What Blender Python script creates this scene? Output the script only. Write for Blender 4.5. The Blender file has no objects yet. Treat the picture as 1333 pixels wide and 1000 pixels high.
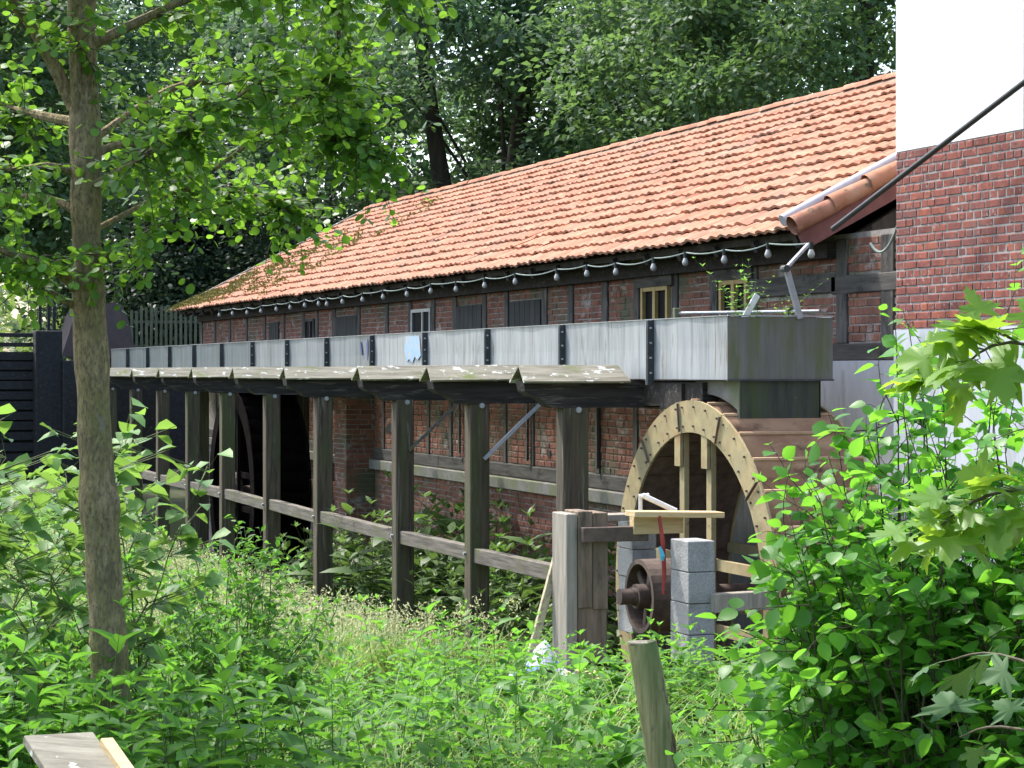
import bpy, math, random
import numpy as np
from mathutils import Vector, Matrix
random.seed(7); rng = np.random.default_rng(7)
S = bpy.context.scene
COL = S.collection
# ------------------------------------------------------------------ camera, sky, sun, exposure
EYE = 2.6
CA = math.atan(1036/2850.); CC, CS = math.cos(CA), math.sin(CA)
cam_d = bpy.data.cameras.new('camera'); cam = bpy.data.objects.new('camera', cam_d); COL.objects.link(cam)
cam_d.sensor_width = 36; cam_d.lens = 2850/1333*36; cam_d.clip_start = .1; cam_d.clip_end = 2000
cam.location = (0, 0, EYE)
cam.rotation_euler = Vector((-CC, CS, -17/2850.)).to_track_quat('-Z', 'Y').to_euler()
S.camera = cam
SUN = Vector((-.46, -.24, .85)).normalized()          # direction towards the sun
w = bpy.data.worlds.new('World'); S.world = w; w.use_nodes = True
nt = w.node_tree; bg = nt.nodes['Background']
sky = nt.nodes.new('ShaderNodeTexSky'); sky.sky_type = 'NISHITA'; sky.sun_disc = False
sky.sun_elevation = math.asin(SUN.z); sky.sun_rotation = math.atan2(SUN.x, SUN.y)
sky.dust_density = 3.0; sky.air_density = 1.0; sky.ozone_density = 1.0
nt.links.new(sky.outputs[0], bg.inputs[0]); bg.inputs[1].default_value = .15
sl = bpy.data.lights.new('sun', 'SUN'); sl.energy = 2.15; sl.angle = math.radians(2.5); sl.color = (1, .965, .91)
so = bpy.data.objects.new('sun', sl); COL.objects.link(so); so.rotation_euler = SUN.to_track_quat('Z', 'Y').to_euler()
S.view_settings.view_transform = 'Standard'; S.view_settings.look = 'None'; S.view_settings.gamma = 1
S.view_settings.exposure = 1.75
S.render.engine = 'CYCLES'
S.cycles.use_denoising = True
S.cycles.max_bounces = 8; S.cycles.transparent_max_bounces = 4
S.cycles.diffuse_bounces = 4; S.cycles.glossy_bounces = 2; S.cycles.transmission_bounces = 4
S.cycles.caustics_reflective = False; S.cycles.caustics_refractive = False

# ------------------------------------------------------------------ materials
MATS = {}
def new_mat(name):
    m = bpy.data.materials.new(name); m.use_nodes = True; MATS[name] = m
    n = m.node_tree.nodes; l = m.node_tree.links
    return m, n, l, n['Principled BSDF']
def rnd_node(n, l):
    oi = n.new('ShaderNodeObjectInfo'); ge = n.new('ShaderNodeNewGeometry')
    mu = n.new('ShaderNodeMath'); mu.operation = 'MULTIPLY_ADD'; mu.inputs[1].default_value = 7.13
    l.new(oi.outputs['Random'], mu.inputs[0]); l.new(ge.outputs['Random Per Island'], mu.inputs[2])
    fr = n.new('ShaderNodeMath'); fr.operation = 'FRACT'; l.new(mu.outputs[0], fr.inputs[0])
    return fr.outputs[0]
def noise(n, l, sc, detail=6, rough=.6, dist=0):
    ge = n.new('ShaderNodeNewGeometry'); mp = n.new('ShaderNodeMapping')
    mp.inputs['Scale'].default_value = sc if isinstance(sc, (tuple, list)) else (sc,)*3
    l.new(ge.outputs['Position'], mp.inputs[0])
    no = n.new('ShaderNodeTexNoise'); no.inputs['Scale'].default_value = 1; no.inputs['Detail'].default_value = detail
    no.inputs['Roughness'].default_value = rough; no.inputs['Distortion'].default_value = dist
    l.new(mp.outputs[0], no.inputs['Vector'])
    return no.outputs['Fac']
def ramp(n, l, fac, stops):
    r = n.new('ShaderNodeValToRGB'); e = r.color_ramp.elements
    while len(e) < len(stops): e.new(.5)
    for k, (p, c) in enumerate(stops):
        e[k].position = p; e[k].color = (*c, 1) if not isinstance(c, (int, float)) else (c, c, c, 1)
    l.new(fac, r.inputs[0]); return r.outputs[0]
def mix(n, l, fac, a, b, mode='MIX'):
    m = n.new('ShaderNodeMix'); m.data_type = 'RGBA'; m.blend_type = mode
    if isinstance(fac, (int, float)): m.inputs[0].default_value = fac
    else: l.new(fac, m.inputs[0])
    for s, v in ((m.inputs[6], a), (m.inputs[7], b)):
        if isinstance(v, tuple): s.default_value = (*v, 1)
        else: l.new(v, s)
    return m.outputs[2]
def pmat(name, c1, c2, sc=6, rough=.8, bump=.25, patches=(), rnd=None, spec=.3, metal=0, bdist=.01, lohi=(.36, .64)):
    """noise mix of c1..c2; patches: (colour, scale, lo, hi) laid over by thresholded noise; rnd: list of colours picked per piece"""
    m, n, l, b = new_mat(name)
    f = noise(n, l, sc)
    col = ramp(n, l, f, [(lohi[0], c1), (lohi[1], c2)])
    if rnd:
        r = rnd_node(n, l)
        rc = ramp(n, l, r, [(i/max(1, len(rnd)-1), c) for i, c in enumerate(rnd)])
        col = mix(n, l, .8, col, rc, 'MULTIPLY')
    for (pc, ps, lo, hi) in patches:
        pf = ramp(n, l, noise(n, l, ps, 7, .65), [(lo-.055, 0.), (hi-.075, 1.)])
        col = mix(n, l, pf, col, pc)
    l.new(col, b.inputs['Base Color'])
    b.inputs['Roughness'].default_value = rough; b.inputs['Specular IOR Level'].default_value = spec; b.inputs['Metallic'].default_value = metal
    if bump:
        bp = n.new('ShaderNodeBump'); bp.inputs['Strength'].default_value = bump; bp.inputs['Distance'].default_value = bdist
        l.new(f, bp.inputs['Height']); l.new(bp.outputs[0], b.inputs['Normal'])
    return m
def lmat(name, dark, light, trans, tfac=.38, rough=.42, spec=.4):
    m, n, l, b = new_mat(name)
    at = n.new('ShaderNodeAttribute'); at.attribute_name = 'tone'
    ge = n.new('ShaderNodeNewGeometry')
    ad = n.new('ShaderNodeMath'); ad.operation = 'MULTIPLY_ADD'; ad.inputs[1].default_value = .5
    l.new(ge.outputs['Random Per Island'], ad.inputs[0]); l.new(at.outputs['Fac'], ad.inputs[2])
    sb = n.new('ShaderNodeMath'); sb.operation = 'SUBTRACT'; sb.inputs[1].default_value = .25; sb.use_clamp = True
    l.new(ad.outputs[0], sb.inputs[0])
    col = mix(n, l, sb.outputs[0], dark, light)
    l.new(col, b.inputs['Base Color']); b.inputs['Roughness'].default_value = rough; b.inputs['Specular IOR Level'].default_value = spec
    tr = n.new('ShaderNodeBsdfTranslucent')
    tc = mix(n, l, sb.outputs[0], tuple(x*.6 for x in trans), trans); l.new(tc, tr.inputs[0])
    ms = n.new('ShaderNodeMixShader'); ms.inputs[0].default_value = tfac
    l.new(b.outputs[0], ms.inputs[1]); l.new(tr.outputs[0], ms.inputs[2])
    l.new(ms.outputs[0], n['Material Output'].inputs[0])
    return m

pmat('brick', (.275, .088, .062), (.18, .056, .045), 9, .85, .5, rnd=[(.6, .56, .58), (.9, .85, .85), (1, 1, 1), (.78, .7, .75), (1.2, 1.1, .95), (.72, .65, .7), (1.5, 1.4, 1.0)], bdist=.006,
     patches=[((.09, .05, .05), 14, .60, .72), ((.34, .27, .24), 22, .66, .74), ((.13, .075, .07), (1.2, 1.2, 2), .56, .78)])
pmat('old_brick', (.24, .105, .07), (.15, .07, .05), 8, .9, .6, rnd=[(.6, .6, .6), (1, 1, 1), (.8, .75, .75), (1.2, 1.1, 1), (.7, .7, .65), (1.35, 1.2, 1.1)], bdist=.008,
     patches=[((.30, .27, .24), (3, 3, 5), .62, .74), ((.09, .09, .055), 1.3, .58, .72)])
pmat('mortar', (.36, .33, .305), (.26, .235, .22), 20, .95, .4)
pmat('old_mortar', (.32, .285, .25), (.19, .17, .15), 12, .95, .5, patches=[((.10, .11, .06), 1.2, .55, .7)])
pmat('plaster', (.80, .80, .79), (.73, .73, .725), (22, 22, 14), .9, .35, patches=[((.55, .55, .54), (2.5, 2.5, .7), .60, .85)])
pmat('plinth_shaded_paint', (.54, .56, .59), (.45, .47, .50), (4, 4, 1.5), .85, .15, patches=[((.26, .275, .27), (5, 5, 1.2), .60, .8)])  # white paint greyed and blued, its skylit shade is in the colour
pmat('ledge', (.225, .215, .195), (.15, .145, .125), 7, .95, .5, patches=[((.15, .16, .09), 2, .5, .68)])
pmat('timber', (.105, .097, .085), (.052, .048, .042), (18, 18, 2.2), .9, .6, patches=[((.03, .028, .025), (5, 5, 2), .6, .72), ((.20, .185, .16), (9, 9, 1.5), .64, .75)])
pmat('timber_x', (.10, .092, .08), (.05, .046, .04), (2, 18, 20), .9, .6, patches=[((.03, .028, .025), (2, 5, 5), .6, .72)])
pmat('post_wood', (.115, .088, .062), (.048, .037, .027), (26, 26, 1.6), .9, .7, patches=[((.075, .085, .035), (5, 5, .8), .52, .72), ((.17, .15, .125), (30, 30, 1.2), .64, .74)], rnd=[(.8, .8, .8), (1.15, 1.1, 1.05)])
pmat('beam_wood', (.042, .036, .031), (.02, .018, .016), (16, 2.0, 22), .9, .6, patches=[((.11, .10, .085), (20, 2, 20), .62, .75)])
pmat('rail_wood', (.17, .15, .125), (.08, .068, .056), (2.0, 22, 26), .9, .6, patches=[((.10, .105, .05), (2, 6, 8), .56, .72)])
pmat('cap_wood', (.29, .27, .205), (.17, .155, .115), (24, 2.0, 24), .9, .6, patches=[((.56, .57, .51), (11, 6, 11), .635, .685), ((.14, .17, .05), (5, 3, 5), .62, .75)])
pmat('new_timber', (.62, .47, .26), (.47, .34, .17), (14, 2.5, 22), .75, .35)
pmat('old_plank', (.24, .18, .13), (.12, .088, .062), (14, 14, 2), .85, .6, patches=[((.07, .055, .045), (10, 10, 2), .6, .75)])
pmat('grey_plank', (.33, .295, .245), (.21, .185, .15), (20, 20, 2), .85, .5)
pmat('tile', (.40, .205, .135), (.30, .14, .09), 5, .92, .3, spec=.08, rnd=[(.85, .8, .78), (1.05, 1, .95), (.95, .95, 1), (1.14, 1.12, 1.05), (.76, .68, .66), (1.05, 1.05, 1.05), (1.0, .9, .85)], bdist=.004,
     patches=[((.22, .15, .115), (1.2, .5, .5), .56, .78), ((.40, .25, .175), 3.5, .58, .78), ((.16, .12, .08), 9, .64, .72)])
pmat('ridge_mortar', (.30, .20, .145), (.22, .14, .10), 12, .9, .5)
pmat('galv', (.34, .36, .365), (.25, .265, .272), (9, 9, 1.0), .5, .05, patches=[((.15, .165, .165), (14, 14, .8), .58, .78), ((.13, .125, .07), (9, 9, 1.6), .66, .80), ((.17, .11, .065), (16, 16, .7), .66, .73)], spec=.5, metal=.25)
pmat('galv_end_shaded', (.165, .158, .14), (.12, .115, .103), (9, 9, .9), .6, .08, patches=[((.11, .12, .055), (8, 8, 1.2), .54, .72)], spec=.35)  # darker copy of the zinc, shade of the end face painted in
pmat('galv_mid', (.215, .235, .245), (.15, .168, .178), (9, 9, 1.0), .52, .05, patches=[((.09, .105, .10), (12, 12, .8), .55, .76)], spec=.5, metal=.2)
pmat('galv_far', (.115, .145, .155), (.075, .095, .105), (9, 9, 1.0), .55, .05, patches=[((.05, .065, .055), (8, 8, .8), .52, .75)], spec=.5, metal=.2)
pmat('dark_steel', (.055, .058, .058), (.03, .032, .032), 8, .6, .2, spec=.4)
pmat('rim_paint', (.37, .305, .165), (.27, .225, .125), 5, .75, .25, patches=[((.31, .19, .09), 4.5, .60, .82), ((.27, .25, .15), 3, .60, .8), ((.16, .10, .06), 16, .68, .76)], spec=.15)
pmat('rust', (.40, .245, .145), (.25, .135, .08), (5, 2, 5), .8, .25, patches=[((.09, .05, .035), (3, 1.5, 3), .60, .72), ((.42, .28, .17), (6, 2, 6), .62, .78)])
pmat('rust_lip_highlight', (.50, .34, .20), (.36, .22, .13), (5, 2, 5), .8, .2)  # rust lightened so the bucket edges carry a painted highlight
pmat('rust_dark', (.13, .092, .07), (.07, .05, .04), 9, .75, .4, spec=.4)
pmat('shaded_wheel', (.009, .007, .006), (.005, .004, .004), 7, .95, .4, spec=.03)  # near-black colour puts the far wheel's deep shade into the material
pmat('dark_box', (.07, .075, .06), (.04, .043, .035), (9, 9, 1.2), .8, .15, patches=[((.06, .075, .03), (7, 7, 1), .5, .7), ((.20, .19, .16), (5, 5, 3), .68, .78)])
pmat('concrete', (.36, .355, .345), (.24, .235, .23), 60, .95, .8, patches=[((.20, .20, .19), 4, .58, .75)], bdist=.008)
pmat('bark', (.36, .275, .145), (.165, .125, .068), (34, 34, 13), .9, 1.0, patches=[((.18, .165, .055), (4, 4, 1.6), .50, .70), ((.20, .185, .13), (9, 9, 6), .63, .75), ((.13, .10, .058), (70, 70, 30), .56, .68), ((.11, .09, .052), (6, 6, 3), .60, .76)], bdist=.03)
pmat('dark_bark', (.055, .048, .038), (.028, .025, .02), (6, 6, 1.2), .95, .9, bdist=.05)
pmat('stem', (.12, .15, .05), (.07, .09, .03), 20, .7, .1)
pmat('twig', (.10, .085, .05), (.055, .048, .03), 20, .8, .2)
pmat('peeled_wood', (.38, .325, .16), (.20, .18, .075), (45, 45, 3.5), .8, .6, patches=[((.15, .185, .06), (6, 6, 1.4), .47, .68), ((.085, .075, .05), (9, 9, 3), .64, .72)])
pmat('cut_wood', (.50, .44, .29), (.36, .30, .19), 30, .85, .3, patches=[((.25, .2, .13), 12, .6, .75)])
pmat('soil', (.06, .05, .035), (.035, .03, .02), 3, .95, .6, patches=[((.05, .065, .02), 1.5, .45, .6)], bdist=.03)
pmat('grey_plastic', (.36, .36, .40), (.30, .30, .34), 4, .4, .03, spec=.5)
pmat('black_paint', (.035, .035, .036), (.022, .022, .022), 8, .45, .05, spec=.5)
pmat('grey_metal', (.40, .41, .42), (.30, .31, .32), 12, .5, .1, spec=.5, metal=.3)
pmat('verge_board', (.20, .085, .075), (.14, .06, .055), 6, .8, .2)
pmat('yellow_paint', (.40, .29, .10), (.32, .23, .085), 9, .6, .1)
pmat('shutter_wood', (.045, .048, .045), (.025, .027, .025), (10, 10, 2), .85, .4)
pmat('purple_frame', (.20, .10, .16), (.16, .08, .13), 8, .6, .1)
pmat('cable_green', (.22, .28, .25), (.17, .22, .2), 8, .6, .0)
pmat('socket', (.03, .035, .032), (.02, .022, .02), 8, .6, .0)
pmat('tarp', (.09, .20, .55), (.06, .13, .40), 6, .55, .3, patches=[((.70, .72, .76), (8, 8, 8), .52, .58)])
pmat('red_strap', (.35, .05, .035), (.25, .04, .03), 8, .7, .1)
pmat('cyan_tape', (.10, .45, .60), (.08, .36, .5), 8, .6, .1)
pmat('white_paint', (.74, .74, .72), (.60, .60, .58), 9, .6, .1)
pmat('blue_sticker', (.24, .38, .56), (.30, .43, .58), 8, .6, 0, patches=[((.36, .40, .43), 9, .56, .62)])
pmat('dark_blue_mark', (.03, .05, .16), (.04, .06, .2), 8, .6, 0)
pmat('dark_hood', (.10, .075, .072), (.075, .06, .058), 3, .85, .2)
pmat('black_wood', (.022, .022, .024), (.012, .012, .013), (3, 12, 12), .7, .3, patches=[((.10, .10, .105), (2, 9, 30), .68, .75)])
pmat('picket_wood', (.15, .155, .10), (.09, .095, .06), (8, 8, 2), .9, .3)
pmat('cloth_white', (.7, .7, .68), (.55, .55, .53), 6, .8, .2)
m, n, l, b = new_mat('glass'); b.inputs['Base Color'].default_value = (.012, .013, .014, 1); b.inputs['Roughness'].default_value = .6; b.inputs['Specular IOR Level'].default_value = .03
m, n, l, b = new_mat('bulb_glass'); b.inputs['Base Color'].default_value = (.34, .34, .31, 1); b.inputs['Roughness'].default_value = .2; b.inputs['Specular IOR Level'].default_value = .6
m, n, l, b = new_mat('water'); b.inputs['Base Color'].default_value = (.012, .014, .01, 1); b.inputs['Roughness'].default_value = .08
# leaves: dark, light, translucent
lmat('herb_leaf', (.042, .125, .02), (.10, .26, .034), (.22, .52, .05), .45, .5, .22)
lmat('herb_far', (.055, .14, .024), (.13, .28, .045), (.26, .53, .065), .44, .5, .22)
lmat('alder_leaf', (.05, .13, .02), (.105, .235, .034), (.30, .58, .05), .45, .42, .35)
lmat('hazel_leaf', (.06, .18, .024), (.12, .34, .04), (.30, .74, .06), .54, .42, .42)
lmat('maple_leaf', (.10, .22, .024), (.17, .32, .035), (.42, .66, .05), .52)
lmat('maple_dark', (.04, .095, .032), (.055, .12, .04), (.10, .20, .04), .2, .6, .2)  # darker, duller green for the lower maple leaves
lmat('knotweed_leaf', (.085, .19, .055), (.155, .295, .075), (.30, .52, .08), .42, .5, .3)
lmat('oak_leaf_hazed', (.05, .104, .06), (.086, .16, .082), (.20, .35, .12), .44, .55)  # albedo lifted and blued, distance haze is put into the leaf colour
lmat('oak_leaf_warm', (.052, .106, .048), (.09, .165, .068), (.21, .37, .09), .42, .55)
lmat('holly_leaf', (.026, .058, .038), (.05, .095, .055), (.08, .15, .05), .25, .45)
lmat('hazy_wood_leaf', (.07, .12, .05), (.14, .21, .08), (.25, .36, .08), .42, .6)  # paler green, haze over the far wood is painted into the leaves
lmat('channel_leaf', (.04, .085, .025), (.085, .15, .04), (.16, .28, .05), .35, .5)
lmat('grass_blade', (.13, .22, .045), (.26, .36, .09), (.40, .55, .12), .42, .55)
lmat('seed_head', (.50, .52, .26), (.66, .66, .40), (.62, .62, .34), .45, .8)
lmat('moss', (.10, .10, .03), (.20, .18, .06), (.15, .16, .04), .2, .9, .1)
lmat('pale_flower', (.5, .48, .42), (.6, .58, .5), (.5, .5, .4), .3, .8)

# ------------------------------------------------------------------ helpers: objects
WL = {}
def tag(o, label=None, cat=None, group=None, kind=None):
    if label: o['label'] = label
    if cat: o['category'] = cat
    if group: o['group'] = group
    if kind: o['kind'] = kind
    return o
def thing(name, label, cat, loc=(0, 0, 0), group=None):
    o = bpy.data.objects.new(name, None); COL.objects.link(o); o.location = loc; o.empty_display_size = .2
    WL[o] = Vector(loc); return tag(o, label, cat, group)
def link(name, me, parent=None, loc=None, rot=None, matrix=None):
    """loc is a world location; parts store it relative to their parent"""
    o = bpy.data.objects.new(name, me); COL.objects.link(o)
    base = Vector((0, 0, 0))
    if parent is not None: o.parent = parent; base = WL[parent]
    L = Vector(loc) if loc is not None else base
    if matrix is not None:
        M = matrix.copy(); L = M.translation.copy(); M.translation = L-base; o.matrix_basis = M
    else:
        o.location = L-base
        if rot: o.rotation_euler = rot
    WL[o] = L
    return o
class MB:
    def __init__(s): s.v = []; s.f = []
    def add(s, vs, fs):
        k = len(s.v); s.v += [tuple(p) for p in vs]; s.f += [tuple(i+k for i in f) for f in fs]; return s
    def box(s, c, d, rz=0, rx=0, ry=0, ch=0.):
        hx, hy, hz = d[0]/2, d[1]/2, d[2]/2
        R = Matrix.Rotation(rz, 3, 'Z') @ Matrix.Rotation(ry, 3, 'Y') @ Matrix.Rotation(rx, 3, 'X')
        c = Vector(c)
        if ch <= 0:
            vs = [(x*hx, y*hy, z*hz) for z in (-1, 1) for y in (-1, 1) for x in (-1, 1)]
            fs = [(0, 2, 3, 1), (4, 5, 7, 6), (0, 1, 5, 4), (2, 6, 7, 3), (0, 4, 6, 2), (1, 3, 7, 5)]
        else:
            vs = []; idx = {}
            for z in (-1, 1):
                for y in (-1, 1):
                    for x in (-1, 1):
                        for ax in range(3):
                            p = [x*hx, y*hy, z*hz]
                            for q in range(3):
                                if q != ax: p[q] -= math.copysign(ch, p[q])
                            idx[(x, y, z, ax)] = len(vs); vs.append(p)
            fs = []
            def quad(ax, sg):
                a, b_ = [q for q in range(3) if q != ax]; out = []
                for (i, j) in ((-1, -1), (1, -1), (1, 1), (-1, 1)):
                    k = [0]*3; k[ax] = sg; k[a] = i; k[b_] = j; out.append(idx[(*k, ax)])
                return out if (sg > 0) ^ (ax == 1) else out[::-1]
            for ax in range(3):
                for sg in (-1, 1): fs.append(quad(ax, sg))
            for ax in range(3):
                a, b_ = [q for q in range(3) if q != ax]
                for i in (-1, 1):
                    for j in (-1, 1):
                        k0 = [0]*3; k1 = [0]*3; k0[ax] = -1; k1[ax] = 1
                        for k in (k0, k1): k[a] = i; k[b_] = j
                        fs.append([idx[(*k0, a)], idx[(*k1, a)], idx[(*k1, b_)], idx[(*k0, b_)]])
            for x in (-1, 1):
                for y in (-1, 1):
                    for z in (-1, 1): fs.append([idx[(x, y, z, 0)], idx[(x, y, z, 1)], idx[(x, y, z, 2)]])
        return s.add([c+R @ Vector(p) for p in vs], fs)
    def tube(s, pts, rad, n=8, caps=True, flat=1.):
        pts = [Vector(p) for p in pts]
        if not isinstance(rad, (list, tuple)): rad = [rad]*len(pts)
        t0 = (pts[1]-pts[0]).normalized(); u = t0.orthogonal().normalized(); rings = []; k = len(s.v)
        for i, p in enumerate(pts):
            t = (pts[min(i+1, len(pts)-1)]-pts[max(i-1, 0)]).normalized()
            u = (u-t*u.dot(t)).normalized(); v = t.cross(u)
            for j in range(n):
                a = 2*math.pi*j/n
                s.v.append(tuple(p+(u*math.cos(a)+v*math.sin(a)*flat)*rad[i]))
        for i in range(len(pts)-1):
            for j in range(n):
                a = k+i*n+j; b_ = k+i*n+(j+1) % n
                s.f.append((a, b_, b_+n, a+n))
        if caps:
            s.f.append(tuple(k+j for j in reversed(range(n)))); s.f.append(tuple(k+(len(pts)-1)*n+j for j in range(n)))
        return s
    def prism(s, poly, axis, a0, a1):
        """poly: 2D points in the plane of the two other axes, extruded along axis from a0 to a1"""
        n = len(poly); k = len(s.v)
        for a in (a0, a1):
            for (p, q) in poly:
                s.v.append({'x': (a, p, q), 'y': (p, a, q), 'z': (p, q, a)}[axis])
        for j in range(n): s.f.append((k+j, k+(j+1) % n, k+n+(j+1) % n, k+n+j))
        s.f.append(tuple(k+j for j in reversed(range(n)))); s.f.append(tuple(k+n+j for j in range(n)))
        return s
    def mesh(s, name, mat, base=(0, 0, 0), smooth=False, fix=True):
        me = bpy.data.meshes.new(name)
        b_ = Vector(base); me.from_pydata([Vector(p)-b_ for p in s.v], [], s.f)
        if fix:
            import bmesh
            bm = bmesh.new(); bm.from_mesh(me); bmesh.ops.recalc_face_normals(bm, faces=bm.faces); bm.to_mesh(me); bm.free()
        if mat: me.materials.append(MATS[mat])
        if smooth:
            for p in me.polygons: p.use_smooth = True
            try: me.set_sharp_from_angle(angle=math.radians(40))
            except Exception: pass
        return me
    def build(s, name, mat, parent=None, smooth=False, origin=None):
        base = WL[parent] if parent is not None else Vector(origin or (0, 0, 0))
        if origin is not None: base = Vector(origin)
        return link(name, s.mesh(name, mat, base, smooth), parent, base)

# ------------------------------------------------------------------ helpers: foliage
def tmpl_ovate(fold=.12, droop=.18, belly=.32):
    v = np.array([(0, 0, 0), (belly, .5, fold), (belly, 0, 0), (belly, -.5, fold), (.68, .34, fold*.6), (.68, 0, 0), (.68, -.34, fold*.6), (1, 0, 0)], float)
    v[:, 2] -= droop*v[:, 0]**2
    return v, [(0, 2, 1), (0, 3, 2), (2, 5, 4, 1), (2, 3, 6, 5), (5, 7, 4), (5, 6, 7)]
def tmpl_round(droop=.12):
    v = [(0, 0, 0)]
    for t, wd in ((.18, .36), (.45, .5), (.75, .42), (.95, .18)): v += [(t, wd, .1*wd), (t, 0, 0), (t, -wd, .1*wd)]
    v = np.array(v, float); v[:, 2] -= droop*v[:, 0]**2
    f = [(0, 2, 1), (0, 3, 2)]
    for i in range(3):
        a = 1+3*i; f += [(a, a+1, a+4, a+3), (a+1, a+2, a+5, a+4)]
    return v, f
def tmpl_hazel():
    v = [(0, 0, 0)]
    for t, wd in ((.10, .28), (.32, .50), (.58, .47), (.80, .27)): v += [(t, wd, .13*wd), (t, 0, 0), (t, -wd, .13*wd)]
    v.append((1, 0, 0)); v = np.array(v, float); v[:, 2] -= .16*v[:, 0]**2
    f = [(0, 2, 1), (0, 3, 2), (11, 13, 10), (11, 12, 13)]
    for i in range(3):
        a = 1+3*i; f += [(a, a+1, a+4, a+3), (a+1, a+2, a+5, a+4)]
    return v, f
def tmpl_lance(droop=.25):
    v = np.array([(0, 0, 0), (.35, .5, .05), (.35, -.5, .05), (.75, .3, .03), (.75, -.3, .03), (1, 0, 0)], float)
    v[:, 2] -= droop*v[:, 0]**2
    return v, [(0, 2, 1), (1, 2, 4, 3), (3, 4, 5)]
def tmpl_diamond():
    v = np.array([(0, 0, 0), (.45, .5, .08), (.45, -.5, .08), (1, 0, -.08)], float)
    return v, [(0, 2, 1), (1, 2, 3)]
def tmpl_spray():
    """three short leaves on one twig tip, for far crowns"""
    v = []; f = []
    for a, L in ((0, 1), (.9, .8), (-.9, .75)):
        k = len(v); c, s_ = math.cos(a), math.sin(a)
        for (x, y, z) in ((0, 0, 0), (.5*L, .24, .06), (.5*L, -.24, .06), (L, 0, -.1)): v.append((x*c-y*s_, x*s_+y*c, z+.05*abs(a)))
        f += [(k, k+2, k+1), (k+1, k+2, k+3)]
    return np.array(v, float), f
def tmpl_maple(sd=0, droop=.16):
    r_ = random.Random(sd)
    lob = [(-150, .30), (-138, .42), (-128, .64), (-118, .50), (-105, .38), (-94, .60), (-84, .84), (-76, .62), (-68, .66), (-56, .46), (-44, .36), (-30, .60), (-22, .62), (-16, .78), (-8, .76), (0, 1.0)]
    lob = lob+[(-a, r) for a, r in lob[-2::-1]]
    v = [(0.32, 0, .02)]
    for a, r in lob:
        a = math.radians(a+r_.uniform(-2, 2)); r *= r_.uniform(.93, 1.05); fold = .05*abs(math.sin(a*2.25))
        v.append((.32+.68*r*math.cos(a), .72*r*math.sin(a), -droop*r*r+fold*r+r_.uniform(-.03, .03)-.03*abs(math.sin(a))*r))
    v.append((.22, 0, 0))
    n = len(v); f = [(0, i, i+1) for i in range(1, n-2)] + [(0, n-2, n-1), (0, n-1, 1)]
    return np.array(v, float), f
def unit(a): return a/np.maximum(np.linalg.norm(a, axis=-1, keepdims=True), 1e-9)
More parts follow.
